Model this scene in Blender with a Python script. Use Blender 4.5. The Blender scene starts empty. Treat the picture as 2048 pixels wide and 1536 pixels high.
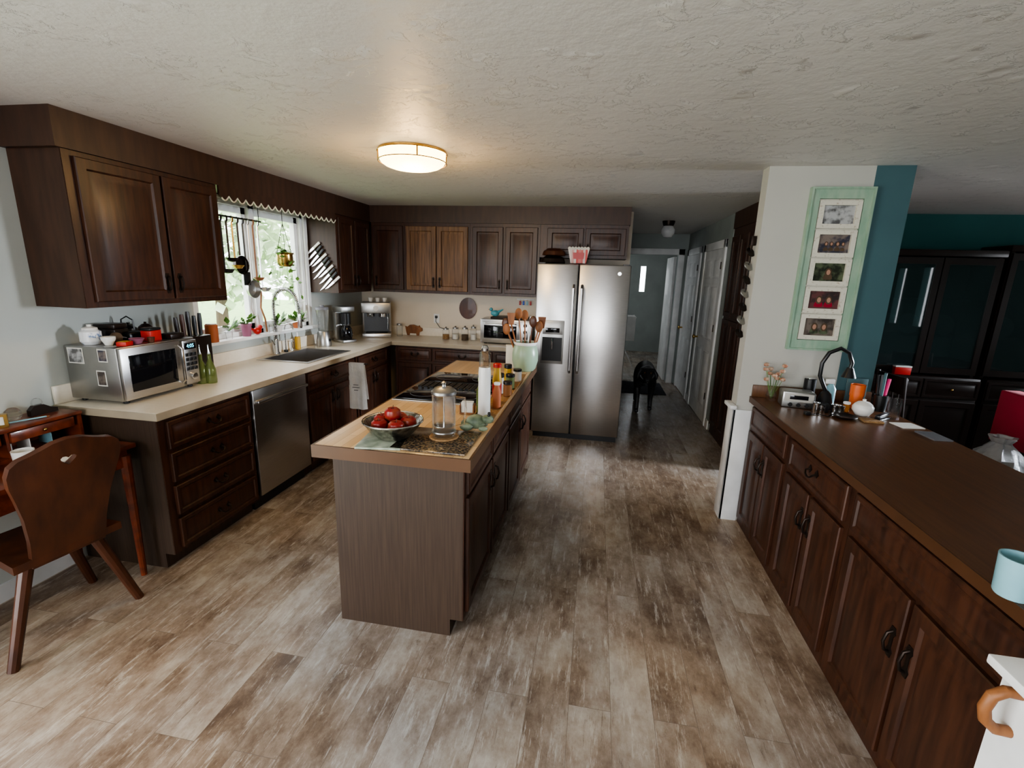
import bpy,bmesh,math,random
from mathutils import Vector as V, Matrix
random.seed(4)
SC=bpy.context.scene; COL=SC.collection
PI=math.pi; H=PI/2
SC.view_settings.look='AgX - Medium High Contrast'
# ---------------- camera ----------------
F=942.43; HC=1.6712; yaw=.1695; pitch=-.2276; roll=.0303
cy,sy,cp,sp=math.cos(yaw),math.sin(yaw),math.cos(pitch),math.sin(pitch)
FW=V((-sy*cp,cy*cp,sp)); R0=V((cy,sy,0)); U0=R0.cross(FW)
RT=R0*math.cos(roll)+U0*math.sin(roll); UP=U0*math.cos(roll)-R0*math.sin(roll)
cam=bpy.data.cameras.new('camera'); cam.sensor_width=36; cam.lens=F*36/2048; cam.clip_start=.05
co=bpy.data.objects.new('camera',cam); COL.objects.link(co)
mw=Matrix((RT,UP,-FW)).transposed().to_4x4(); mw.translation=V((0,0,HC)); co.matrix_world=mw
SC.camera=co
def ray(px,py): return FW+RT*((px-1024)/F)+UP*((768-py)/F)
def onz(px,py,z=.925):
    d=ray(px,py); t=(z-HC)/d.z; return V((d.x*t,d.y*t,z))
def ony(px,py,y):
    d=ray(px,py); t=y/d.y; return V((d.x*t,y,HC+d.z*t))
def onx(px,py,x):
    d=ray(px,py); t=x/d.x; return V((x,d.y*t,HC+d.z*t))
# ---------------- materials ----------------
def mat(name,c1,c2=None,rough=.5,metal=0,scale=6,st=(1,1,1),bump=0,alpha=1,emit=None,es=0,detail=4,lo=.35,hi=.65,coat=0,bscale=None,trans=0,ior=1.45):
    m=bpy.data.materials.new(name); m.use_nodes=True; nt=m.node_tree; b=nt.nodes['Principled BSDF']; L=nt.links.new
    if c2 is None: c2=tuple(c*.85 for c in c1)
    tc=nt.nodes.new('ShaderNodeTexCoord'); mp=nt.nodes.new('ShaderNodeMapping'); mp.inputs['Scale'].default_value=st
    L(tc.outputs['Object'],mp.inputs[0])
    n=nt.nodes.new('ShaderNodeTexNoise'); n.inputs['Scale'].default_value=scale; n.inputs['Detail'].default_value=detail; L(mp.outputs[0],n.inputs[0])
    r=nt.nodes.new('ShaderNodeValToRGB'); r.color_ramp.elements[0].position=lo; r.color_ramp.elements[1].position=hi
    r.color_ramp.elements[0].color=(*c2,1); r.color_ramp.elements[1].color=(*c1,1); L(n.outputs[0],r.inputs[0]); L(r.outputs[0],b.inputs['Base Color'])
    b.inputs['Roughness'].default_value=rough; b.inputs['Metallic'].default_value=metal; b.inputs['Alpha'].default_value=alpha
    b.inputs['Coat Weight'].default_value=coat; b.inputs['Transmission Weight'].default_value=trans; b.inputs['IOR'].default_value=ior
    if emit: b.inputs['Emission Color'].default_value=(*emit,1); b.inputs['Emission Strength'].default_value=es
    if bump:
        bp=nt.nodes.new('ShaderNodeBump'); bp.inputs['Strength'].default_value=bump; bp.inputs['Distance'].default_value=.02
        if bscale:
            n2=nt.nodes.new('ShaderNodeTexNoise'); n2.inputs['Scale'].default_value=bscale; n2.inputs['Detail'].default_value=5; L(mp.outputs[0],n2.inputs[0]); L(n2.outputs[0],bp.inputs['Height'])
        else: L(n.outputs[0],bp.inputs['Height'])
        L(bp.outputs[0],b.inputs['Normal'])
    return m
WOOD=mat('dark_cabinet_wood',(.058,.021,.010),(.026,.0095,.005),rough=.38,scale=6,st=(7,7,.7),bump=.04)
PANELW=mat('grained_side_panel',(.052,.031,.019),(.035,.020,.012),rough=.5,scale=14,st=(9,9,.25),bump=.03)
SOFF=mat('soffit_wood',(.053,.024,.013),(.034,.015,.0085),rough=.45,scale=8,st=(3,3,.5))
LWOOD=mat('worn_light_cabinet_wood',(.22,.112,.050),(.065,.029,.014),rough=.5,scale=5,st=(9,9,.6),lo=.3,hi=.75)
BRONZE=mat('dark_bronze',(.035,.025,.02),rough=.4,metal=.8)
CREAM=mat('cream_laminate',(.78,.71,.60),(.74,.67,.56),rough=.3,scale=40)
EDGE=mat('laminate_edge',(.36,.30,.22),rough=.4)
STEEL=mat('brushed_stainless',(.54,.525,.515),(.48,.47,.46),rough=.30,metal=1,scale=12,st=(1,1,30))
DSTEEL=mat('dull_steel',(.44,.435,.42),rough=.36,metal=1)
CHROME=mat('chrome',(.75,.75,.75),rough=.12,metal=1)
BLACK=mat('black_plastic',(.010,.010,.011),rough=.35)
BGLASS=mat('black_glass',(.006,.006,.008),rough=.06)
GREY=mat('grey_plastic',(.13,.13,.14),rough=.5)
WHITE=mat('white_paint',(.82,.82,.81),rough=.4)
CERAM=mat('white_ceramic',(.8,.78,.74),rough=.2)
GLASS=mat('clear_glass',(.95,.97,.97),(.93,.95,.95),rough=.02,alpha=.45,trans=1,ior=1.3)
PANE=mat('window_glass',(.9,.95,.95),rough=.02,alpha=.04)
WALLG=mat('pale_grey_green_wall',(.47,.485,.45),(.45,.465,.43),rough=.8,scale=3)
WALLC=mat('cream_wall',(.70,.62,.51),(.67,.59,.48),rough=.7,scale=3)
WALLP=mat('pale_grey_wall',(.46,.45,.41),(.445,.435,.395),rough=.7,scale=3)
TEAL=mat('teal_wall',(.018,.10,.095),(.015,.085,.082),rough=.7,scale=3)
BLUE=mat('blue_painted_wall',(.060,.125,.14),(.053,.112,.125),rough=.6,scale=3)
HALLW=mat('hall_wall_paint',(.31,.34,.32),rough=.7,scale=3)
RED=mat('red_glaze',(.45,.02,.015),rough=.35)
ORANGE=mat('terracotta',(.45,.13,.045),rough=.6)
PURPLE=mat('mauve_glaze',(.28,.10,.16),rough=.4)
GREEN=mat('leaf_green',(.13,.26,.05),(.05,.13,.02),rough=.5,scale=12)
MINT=mat('pale_mint_glaze',(.31,.42,.30),(.25,.35,.25),rough=.3,scale=3)
SPOON=mat('wooden_utensil',(.30,.12,.042),(.15,.055,.018),rough=.5,scale=4,st=(5,5,1))
BRASS=mat('brass',(.55,.36,.12),rough=.25,metal=1)
DESKW=mat('red_cherry_desk_wood',(.19,.038,.013),(.085,.019,.008),rough=.3,scale=5,st=(1,4,4),coat=.25)
CHAIRW=mat('brown_chair_wood',(.095,.030,.012),(.052,.017,.008),rough=.38,scale=4,st=(4,4,1),coat=.1)
APPLE=mat('apple_skin',(.22,.012,.012),(.26,.07,.025),rough=.35,scale=14,lo=.3,hi=.48)
FUR=mat('black_fur',(.020,.020,.022),(.010,.010,.011),rough=.45,scale=60,bump=.3)
GRANITE=mat('granite',(.20,.135,.075),(.025,.02,.018),rough=.15,scale=90,lo=.42,hi=.62)
RTOP=mat('brown_wood_laminate',(.125,.054,.021),(.088,.037,.014),rough=.33,scale=6,st=(14,.8,1),detail=6)
PAPER=mat('paper',(.72,.70,.64),rough=.8)
CLOTH=mat('white_cloth',(.78,.77,.75),rough=.9,bump=.2,bscale=40)
BAGM=mat('white_plastic_bag',(.42,.42,.43),(.30,.30,.31),rough=.4,scale=12,bump=.8,bscale=9)
REDC=mat('red_cloth',(.30,.010,.03),rough=.9)
CORK=mat('cork',(.36,.21,.09),(.22,.12,.05),rough=.8,scale=80)
OILG=mat('green_glass',(.15,.19,.05),rough=.08,alpha=.65)
MUST=mat('yellow_label',(.55,.32,.03),rough=.4)
FROG=mat('mossy_stoneware',(.22,.26,.17),(.07,.10,.06),rough=.45,scale=25)
LBLUE=mat('light_blue_glaze',(.26,.48,.54),rough=.25)
MINTW=mat('distressed_mint_paint',(.235,.36,.265),(.32,.42,.32),rough=.6,scale=9,st=(3,3,1),lo=.34,hi=.6)
IVORY=mat('distressed_white_paint',(.62,.59,.50),(.42,.36,.27),rough=.6,scale=60,lo=.30,hi=.42)
DARKW=mat('near_black_wood',(.016,.009,.007),rough=.3)
PINK=mat('pink_plastic',(.7,.03,.18),rough=.35)
SKIN=mat('photo_skin_tone',(.42,.23,.16),rough=.6)
PHD=[mat('photo_print_%s'%n,a,b,rough=.35,scale=22,lo=.42,hi=.58) for n,a,b in (('grey',(.42,.42,.42),(.10,.10,.10)),('dusk',(.20,.16,.14),(.04,.04,.06)),('forest',(.10,.12,.07),(.02,.025,.015)),('red',(.13,.05,.05),(.04,.03,.03)),('indoor',(.16,.13,.11),(.05,.04,.035)))]
GRASS=mat('lawn',(.34,.50,.20),(.22,.36,.12),rough=.9,scale=4)
LEAF=mat('tree_leaves',(.72,.80,.62),(.46,.58,.36),rough=.7,scale=3)
BARK=mat('bark',(.10,.065,.04),rough=.9,scale=20)
GLOW=mat('lit_frosted_glass',(1,.92,.75),rough=.4,emit=(1,.70,.30),es=9)
CYAN=mat('lit_display',(.1,.6,.8),rough=.3,emit=(.2,.8,1),es=2)
BROWNE=mat('dog_eye',(.10,.05,.02),rough=.08)
def nodes_mat(name,rough):
    m=bpy.data.materials.new(name); m.use_nodes=True; b=m.node_tree.nodes['Principled BSDF']; b.inputs['Roughness'].default_value=rough; return m,m.node_tree,b
def ramp(nt,src,stops):
    r=nt.nodes.new('ShaderNodeValToRGB'); cr=r.color_ramp
    cr.elements[0].position,cr.elements[0].color=stops[0][0],(*stops[0][1],1); cr.elements[1].position,cr.elements[1].color=stops[-1][0],(*stops[-1][1],1)
    for p,c in stops[1:-1]: e=cr.elements.new(p); e.color=(*c,1)
    nt.links.new(src,r.inputs[0]); return r.outputs[0]
def mix(nt,fac,a,b_,bt='MIX'):
    m=nt.nodes.new('ShaderNodeMix'); m.data_type='RGBA'; m.blend_type=bt
    for v_,i in ((fac,0),(a,6),(b_,7)):
        if hasattr(v_,'node'): nt.links.new(v_,m.inputs[i])
        else: m.inputs[i].default_value=v_ if i==0 else (*v_,1)
    return m.outputs[2]
def floor_mat():
    m,nt,b=nodes_mat('weathered_plank_floor',.25); N=nt.nodes.new; L=nt.links.new
    tc=N('ShaderNodeTexCoord'); mp=N('ShaderNodeMapping'); mp.inputs['Rotation'].default_value=(0,0,H); L(tc.outputs['Object'],mp.inputs[0])
    br=N('ShaderNodeTexBrick'); br.offset=.37; br.inputs['Scale'].default_value=1; br.inputs['Brick Width'].default_value=1.15; br.inputs['Row Height'].default_value=.165
    br.inputs['Mortar Size'].default_value=.0008; br.inputs['Color1'].default_value=(0,0,0,1); br.inputs['Color2'].default_value=(1,1,1,1); br.inputs['Mortar'].default_value=(.5,.5,.5,1)
    L(mp.outputs[0],br.inputs[0])
    mul=N('ShaderNodeMath'); mul.operation='MULTIPLY'; mul.inputs[1].default_value=2.2; L(br.outputs['Color'],mul.inputs[0])
    def noise(sc,st,det,w=True,ro=.65):
        q=N('ShaderNodeMapping'); q.inputs['Scale'].default_value=st; L(mp.outputs[0],q.inputs[0])
        n=N('ShaderNodeTexNoise'); n.noise_dimensions='4D'; n.inputs['Scale'].default_value=sc; n.inputs['Detail'].default_value=det; n.inputs['Roughness'].default_value=ro; L(q.outputs[0],n.inputs['Vector'])
        if w: L(mul.outputs[0],n.inputs['W'])
        return n.outputs[0]
    n1=noise(2.2,(1,1.6,1),11,ro=.74); n2=noise(6,(.8,6,1),12,ro=.82); n3=noise(.6,(1,1,1),3,False); n4=noise(5,(1,1.8,1),12,False,.82)
    a=N('ShaderNodeMath'); a.operation='MULTIPLY_ADD'; a.inputs[1].default_value=.08; L(br.outputs['Color'],a.inputs[0]); L(n1,a.inputs[2])
    c=ramp(nt,a.outputs[0],[(.38,(.125,.090,.068)),(.46,(.205,.155,.118)),(.53,(.285,.230,.188)),(.60,(.36,.315,.272)),(.70,(.47,.435,.395))])
    c=mix(nt,ramp(nt,n2,[(.53,(0,0,0)),(.58,(.45,.45,.45)),(.66,(.85,.85,.85))]),c,(.56,.535,.50))
    c=mix(nt,ramp(nt,n2,[(.35,(.75,.75,.75)),(.43,(0,0,0))]),c,(.115,.083,.064))
    c=mix(nt,ramp(nt,n4,[(.57,(0,0,0)),(.64,(.6,.6,.6))]),c,(.165,.122,.094))
    c=mix(nt,ramp(nt,n4,[(.37,(.6,.6,.6)),(.43,(0,0,0))]),c,(.54,.515,.475))
    c=mix(nt,1.0,c,ramp(nt,n3,[(.40,(1.02,.93,.82)),(.60,(.86,.88,.91))]),'MULTIPLY')  # broad warm and cool blotches; the cool ones paint in the lighting's cast
    c=mix(nt,br.outputs['Fac'],c,(.16,.125,.10))
    L(c,b.inputs['Base Color'])
    bp=N('ShaderNodeBump'); bp.inputs['Strength'].default_value=.10; bp.inputs['Distance'].default_value=.01; L(n2,bp.inputs['Height']); L(bp.outputs[0],b.inputs['Normal'])
    return m
FLOOR=floor_mat()
def ceil_mat():
    m,nt,b=nodes_mat('knockdown_plaster_ceiling',.5); N=nt.nodes.new; L=nt.links.new
    tc=N('ShaderNodeTexCoord')
    def nz(s,d,ro=.6,dist=0):
        n=N('ShaderNodeTexNoise'); n.inputs['Scale'].default_value=s; n.inputs['Detail'].default_value=d; n.inputs['Roughness'].default_value=ro; n.inputs['Distortion'].default_value=dist; L(tc.outputs['Object'],n.inputs[0]); return n.outputs[0]
    e=ramp(nt,nz(9,8,.7,.5),[(.535,(0,0,0)),(.565,(1,1,1))]); k=ramp(nt,nz(2.0,3),[(.45,(.0,.0,.0)),(.55,(1,1,1))])
    e=mix(nt,1.0,e,k,'MULTIPLY'); f=nz(16,5,.6)
    ad=N('ShaderNodeMath'); ad.operation='MULTIPLY_ADD'; ad.inputs[1].default_value=.6; L(f,ad.inputs[0]); L(e,ad.inputs[2])
    bp=N('ShaderNodeBump'); bp.inputs['Strength'].default_value=.55; bp.inputs['Distance'].default_value=.012; L(ad.outputs[0],bp.inputs['Height']); L(bp.outputs[0],b.inputs['Normal'])
    b.inputs['Base Color'].default_value=(.65,.62,.595,1); return m
CEIL=ceil_mat()
def strips(name,w,l,c1,c2,rough,rot=H):
    m,nt,b=nodes_mat(name,rough); N=nt.nodes.new; L=nt.links.new
    tc=N('ShaderNodeTexCoord'); mp=N('ShaderNodeMapping'); mp.inputs['Rotation'].default_value=(0,0,rot); L(tc.outputs['Object'],mp.inputs[0])
    br=N('ShaderNodeTexBrick'); br.inputs['Scale'].default_value=1; br.inputs['Brick Width'].default_value=l; br.inputs['Row Height'].default_value=w; br.inputs['Mortar Size'].default_value=.0008
    br.inputs['Color1'].default_value=(*c1,1); br.inputs['Color2'].default_value=(*c2,1); br.inputs['Mortar'].default_value=(*[c*.5 for c in c2],1); L(mp.outputs[0],br.inputs[0]); L(br.outputs[0],b.inputs['Base Color']); return m
BLOCK=strips('butcher_block',.042,.35,(.62,.43,.23),(.48,.30,.14),.3)
STRIPE=strips('red_white_stripes',.022,5,(.6,.03,.03),(.8,.78,.75),.6,rot=H)
# ---------------- mesh builder ----------------
class MB:
    def __init__(s): s.b=bmesh.new()
    def _new(s,vs,fs):
        v=[s.b.verts.new(p) for p in vs]
        for f in fs:
            try: s.b.faces.new([v[i] for i in f])
            except ValueError: pass
        return v
    def box(s,x0,y0,z0,x1,y1,z1,bev=0,M=None):
        n=MB() if bev else s
        v=n._new([(x,y,z) for x in (x0,x1) for y in (y0,y1) for z in (z0,z1)],[(0,1,3,2),(4,6,7,5),(0,4,5,1),(2,3,7,6),(0,2,6,4),(1,5,7,3)])
        if bev:
            bmesh.ops.recalc_face_normals(n.b,faces=n.b.faces); bmesh.ops.bevel(n.b,geom=n.b.edges[:],offset=bev,segments=2,affect='EDGES',profile=.5)
            v=s.merge(n)
        if M:
            for q in v: q.co=M@q.co
        return s
    def merge(s,n):
        n.b.verts.index_update(); mp=[s.b.verts.new(v.co) for v in n.b.verts]
        for f in n.b.faces: s.b.faces.new([mp[v.index] for v in f.verts])
        n.b.free(); return mp
    def lathe(s,prof,c=(0,0,0),seg=20,M=None):
        c=V(c); rings=[]
        for r,z in prof:
            if r<1e-5: rings.append([s.b.verts.new(c+V((0,0,z)))])
            else: rings.append([s.b.verts.new(c+V((r*math.cos(2*PI*i/seg),r*math.sin(2*PI*i/seg),z))) for i in range(seg)])
        for a,b in zip(rings,rings[1:]):
            for i in range(seg):
                j=(i+1)%seg
                if len(a)==1 and len(b)==1: continue
                if len(a)==1: s.b.faces.new((a[0],b[i],b[j]))
                elif len(b)==1: s.b.faces.new((a[i],b[0],a[j]))
                else: s.b.faces.new((a[i],b[i],b[j],a[j]))
        if M:
            for g in rings:
                for v in g: v.co=M@v.co
        return s
    def cyl(s,p0,p1,r0,r1=None,seg=12): return s.tube([p0,p1],[r0,r0 if r1 is None else r1],seg)
    def tube(s,pts,r,seg=8,closed=False):
        pts=[V(p) for p in pts]; n=len(pts); rs=r if isinstance(r,(list,tuple)) else [r]*n
        t0=(pts[1]-pts[0]).normalized(); a=t0.orthogonal().normalized(); rings=[]
        for i,p in enumerate(pts):
            if closed: t=(pts[(i+1)%n]-pts[i-1]).normalized()
            else: t=(pts[min(i+1,n-1)]-pts[max(i-1,0)]).normalized()
            a=(a-t*a.dot(t)).normalized(); b=t.cross(a)
            rings.append([s.b.verts.new(p+(a*math.cos(2*PI*k/seg)+b*math.sin(2*PI*k/seg))*rs[i]) for k in range(seg)])
        m=n if closed else n-1
        for i in range(m):
            A,B=rings[i],rings[(i+1)%n]
            for k in range(seg): s.b.faces.new((A[k],A[(k+1)%seg],B[(k+1)%seg],B[k]))
        if not closed: s.b.faces.new(rings[0][::-1]); s.b.faces.new(rings[-1])
        return s
    def ball(s,c,r,sc=(1,1,1),seg=14):
        bmesh.ops.create_uvsphere(s.b,u_segments=seg,v_segments=max(6,seg//2+2),radius=r,matrix=Matrix.Translation(V(c))@Matrix.Diagonal((*sc,1))); return s
    def rings(s,x0,z0,x1,z1,rg):
        prev=None
        for ins,y in rg:
            a=[s.b.verts.new(p) for p in ((x0+ins,y,z0+ins),(x1-ins,y,z0+ins),(x1-ins,y,z1-ins),(x0+ins,y,z1-ins))]
            if prev:
                for k in range(4): s.b.faces.new((prev[k],prev[(k+1)%4],a[(k+1)%4],a[k]))
            else: s.b.faces.new(a[::-1])
            prev=a
        s.b.faces.new(prev); return s
    def plate(s,outer,holes,th,M=None):
        n=MB(); es=[]
        for lp in [outer]+holes:
            v=[n.b.verts.new((p[0],0,p[1])) for p in lp]
            es+=[n.b.edges.new((v[i],v[(i+1)%len(v)])) for i in range(len(v))]
        bmesh.ops.triangle_fill(n.b,use_beauty=True,use_dissolve=False,edges=es)
        g=bmesh.ops.extrude_face_region(n.b,geom=n.b.faces[:]); bmesh.ops.translate(n.b,vec=(0,th,0),verts=[e for e in g['geom'] if isinstance(e,bmesh.types.BMVert)])
        v=s.merge(n)
        if M:
            for q in v: q.co=M@q.co
        return s
    def leaf(s,p,d,l,w):
        p=V(p); d=V(d).normalized(); sd=d.cross(V((random.uniform(-.4,.4),random.uniform(-.4,.4),1))).normalized()
        s._new([p,p+d*l*.5+sd*w,p+d*l,p+d*l*.5-sd*w],[(0,1,2,3)]); return s
    def build(s,name,m,parent=None,loc=None,rz=0,ang=.6):
        b=s.b
        bmesh.ops.recalc_face_normals(b,faces=b.faces)
        for f in b.faces: f.smooth=True
        for e in b.edges:
            if len(e.link_faces)==2 and e.calc_face_angle(0)>ang: e.smooth=False
        me=bpy.data.meshes.new(name); b.to_mesh(me); b.free(); me.materials.append(m)
        o=bpy.data.objects.new(name,me); COL.objects.link(o)
        if parent: o.parent=parent
        if loc is not None: o.location=loc
        o.rotation_euler.z=rz
        return o
def tag(o,label,cat,group=None,kind=None):
    o['label']=label; o['category']=cat
    if group: o['group']=group
    if kind: o['kind']=kind
    return o
def thing(name,label,cat,loc=(0,0,0),rz=0,group=None):
    o=bpy.data.objects.new(name,None); o.empty_display_size=.05; COL.objects.link(o); o.location=loc; o.rotation_euler.z=rz
    return tag(o,label,cat,group)
def sthing(name,loc=(0,0,0),rz=0):
    o=thing(name,'','',loc,rz); del o['label'],o['category']; o['kind']='structure'; return o
def one(name,mb,m,label,cat,loc=(0,0,0),rz=0,group=None): return tag(mb.build(name,m,None,loc,rz),label,cat,group)
def struct(name,mb,m,parent=None):
    o=mb.build(name,m,parent)
    if not parent: o['kind']='structure'
    return o
def turned(name,label,cat,loc,parts,group=None,rz=0,seg=20):
    if len(parts)==1: return one(name,MB().lathe(parts[0][1],seg=seg),parts[0][2],label,cat,loc,rz,group)
    t=thing(name,label,cat,loc,rz,group)
    for n,p,m in parts: MB().lathe(p,seg=seg).build(n,m,t)
    return t
def cylp(r,h,z=0,b=.003): return [(0,z),(r-b,z),(r,z+b),(r,z+h-b),(r-b,z+h),(0,z+h)]
def text(s,size,m,parent,M):
    cu=bpy.data.curves.new('t','FONT'); cu.body=s; cu.size=size; cu.extrude=.0004; cu.align_x='CENTER'; cu.align_y='CENTER'
    o=bpy.data.objects.new('t',cu); COL.objects.link(o); bpy.context.view_layer.update()
    me=bpy.data.meshes.new_from_object(o.evaluated_get(bpy.context.evaluated_depsgraph_get())); bpy.data.objects.remove(o)
    me.transform(M); me.materials.clear(); me.materials.append(m); q=bpy.data.objects.new('lettering',me); COL.objects.link(q); q.parent=parent; return q
RX=Matrix.Rotation(H,4,'X')
# ---------------- room shell ----------------
ZT=2.364; XW=-2.83; YW=5.45
struct('floor',MB().box(-2.95,-2.6,-.1,5.7,11.6,0),FLOOR)
struct('ceiling',MB().box(-2.95,-2.6,ZT,5.7,11.6,ZT+.1),CEIL)
w=MB(); X0,X1=XW-.12,XW
for y0,y1,z0,z1 in ((-2.5,-1.9,0,ZT),(-1.9,.5,2.15,ZT),(.5,2.95,0,ZT),(2.95,4.32,0,1.12),(2.95,4.32,2.17,ZT),(4.32,YW+.12,0,ZT)): w.box(X0,y0,z0,X1,y1,z1)
struct('wall_left',w,WALLG)
struct('wall_back',MB().box(XW,YW,0,.33,YW+.12,ZT),WALLC)
w=MB()
for x0,x1,z0,z1 in ((XW-.12,-1.8,0,ZT),(-1.8,.5,0,.8),(-1.8,.5,2.1,ZT),(.5,5.7,0,ZT)): w.box(x0,-2.6,z0,x1,-2.5,z1)
struct('wall_rear',w,WALLP)
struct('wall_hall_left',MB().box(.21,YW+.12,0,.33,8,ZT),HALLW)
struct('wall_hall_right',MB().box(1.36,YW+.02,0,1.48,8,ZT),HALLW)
w=MB()
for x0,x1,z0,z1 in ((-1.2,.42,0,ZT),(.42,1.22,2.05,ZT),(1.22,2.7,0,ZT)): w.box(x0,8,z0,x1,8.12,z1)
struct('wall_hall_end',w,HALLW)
w=MB()
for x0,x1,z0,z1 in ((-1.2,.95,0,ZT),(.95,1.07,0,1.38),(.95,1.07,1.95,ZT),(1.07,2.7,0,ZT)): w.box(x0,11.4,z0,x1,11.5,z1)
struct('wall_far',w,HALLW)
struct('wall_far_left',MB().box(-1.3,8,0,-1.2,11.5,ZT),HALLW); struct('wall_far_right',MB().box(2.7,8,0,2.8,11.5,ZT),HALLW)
struct('wall_dining_back',MB().box(1.5,YW,0,5.6,YW+.12,ZT),TEAL)
w=MB()
for y0,y1,z0,z1 in ((-2.5,.0,0,ZT),(.0,.22,0,1.0),(.0,.22,2.0,ZT),(.22,.70,0,ZT),(.70,.92,0,1.0),(.70,.92,2.0,ZT),(.92,3.5,0,ZT),(3.5,4.3,0,.9),(3.5,4.3,2.0,ZT),(4.3,YW,0,ZT)): w.box(5.5,y0,z0,5.6,y1,z1)
struct('wall_dining_right',w,TEAL)
struct('wall_pier',MB().box(.989,3.333,0,1.58,3.453,ZT),WALLP)
struct('wall_pier_end',MB().box(1.5805,3.333,0,1.79,3.453,ZT),BLUE)
struct('wall_peninsula',MB().box(.985,.98,0,1.82,1.10,.82),WHITE)
struct('trim_1',MB().box(.955,.965,.821,1.83,1.115,.845,.004),WHITE)
struct('trim_2',MB().box(.945,3.30,.825,.988,3.46,.85,.004),WHITE)
struct('baseboard_pier',MB().box(.972,3.318,0,.988,3.46,.825,.002).box(.972,3.318,0,1.09,3.332,.82,.002),WHITE)
struct('baseboard_left',MB().box(XW,-2.4,0,XW+.015,-1.95,.09).box(XW,.55,0,XW+.015,1.95,.09),WHITE)
struct('baseboard_hall',MB().box(1.345,5.5,0,1.359,5.62,.1).box(1.345,6.75,0,1.359,6.9,.1),WHITE)
struct('trim_3',MB().box(XW,1.955,2.19,-2.505,5.08,ZT).box(XW,5.08,2.19,.285,YW,ZT),SOFF)
sc=[(2.93,2.19),(4.36,2.19)]; n=18; edge=[]
for i in range(n,0,-1):
    a=2.93+(4.36-2.93)*i/n; b_=2.93+(4.36-2.93)*(i-1)/n
    for k in range(6): t=k/6; q=(a+(b_-a)*t,2.135-.030*math.sin(PI*t)); sc.append(q); edge.append((q[0],-.0035,q[1]))
sc.append((2.93,2.135))
o=MB().plate(sc,[],.015).build('trim_4',SOFF); o.rotation_euler.z=H; o.location=(-2.505,0,0); o['kind']='structure'
o=MB().tube(edge,.005,5).build('painted_lit_edge',IVORY); o.rotation_euler.z=H; o.location=(-2.505,0,-.004); o['kind']='structure'  # thin ivory tube paints in the light caught along the scalloped valance edge
# kitchen window
t=sthing('window_1')
fr=MB(); y0,y1,z0,z1=2.951,4.319,1.121,2.169
for a in ((y0,z0,y1,z0+.035),(y0,z1-.035,y1,z1),(y0,z0,y0+.035,z1),(y1-.035,z0,y1,z1),(3.60,z0,3.66,z1)): fr.box(XW-.11,a[0],a[1],XW-.002,a[2],a[3])
fr.build('window_frame',WHITE,t)
cs=MB()
for a in ((y0-.0,z1,y1+.03,z1+.018),(y1,z0-.05,y1+.045,z1+.018)): cs.box(XW+.001,a[0],a[1],XW+.02,a[2],a[3])
cs.build('casing',WHITE,t)
MB().box(XW-.1,y0-.02,1.095,XW+.085,y1+.06,1.12,.004).build('window_sill',WHITE,t)
for a,b_ in ((y0+.036,3.599),(3.661,y1-.036)):
    s=MB()
    for q in ((a,z0+.036,b_,z0+.085),(a,z1-.085,b_,z1-.036),(a,z0+.036,a+.045,z1-.036),(b_-.045,z0+.036,b_,z1-.036)): s.box(XW-.08,q[0],q[1],XW-.035,q[2],q[3])
    s=s.build('sash',WHITE,t); MB().box(XW-.06,a+.04,z0+.08,XW-.056,b_-.04,z1-.08).build('pane',PANE,s)
# hall doors
def paneldoor(nm,ya,yb):
    t=sthing(nm,(1.359,yb,0),-H); w=yb-ya; c=MB()
    for q in ((-.09,0,0,2.12),(w,0,w+.09,2.12),(-.09,2.03,w+.09,2.12)): c.box(q[0],-.022,q[1],q[2],0,q[3],.004)
    c.build('casing',WHITE,t)
    d=MB().box(0.005,-.012,.01,w-.005,-.001,2.028)
    for zz0,zz1 in ((.18,.85),(.98,1.62),(1.70,1.93)):
        for k in (0,1):
            xa=.09+k*(w/2-.045); xb=xa+w/2-.135
            d.rings(xa,zz0,xb,zz1,[(0,-.011),(0,-.013),(.012,-.006),(.03,-.016)])
    d=d.build('door_leaf',WHITE,t)
    MB().lathe([(0,0),(.012,0),(.012,.03),(.026,.04),(.026,.06),(0,.07)],M=Matrix.Translation((.07,-.012,.95))@RX).build('door_knob',BRASS,t)
    for hz in (.3,1.1,1.8): MB().cyl((w-.004,-.024,hz),(w-.004,-.024,hz+.08),.007).build('hinge',BRONZE,t)
paneldoor('door_1',5.72,6.62); paneldoor('door_2',7.0,7.8)
t=sthing('door_3',(1.22,8.12,0)); c=MB()
for q in ((-.89,0,-.80,2.14),(0,0,.09,2.14),(-.89,2.05,.09,2.14)): c.box(q[0],-.145,q[1],q[2],-.121,q[3],.004)
c.build('casing',WHITE,t)
MB().box(-.04,.02,.01,0,.78,2.03,.003).build('door_leaf',WHITE,t)
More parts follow.
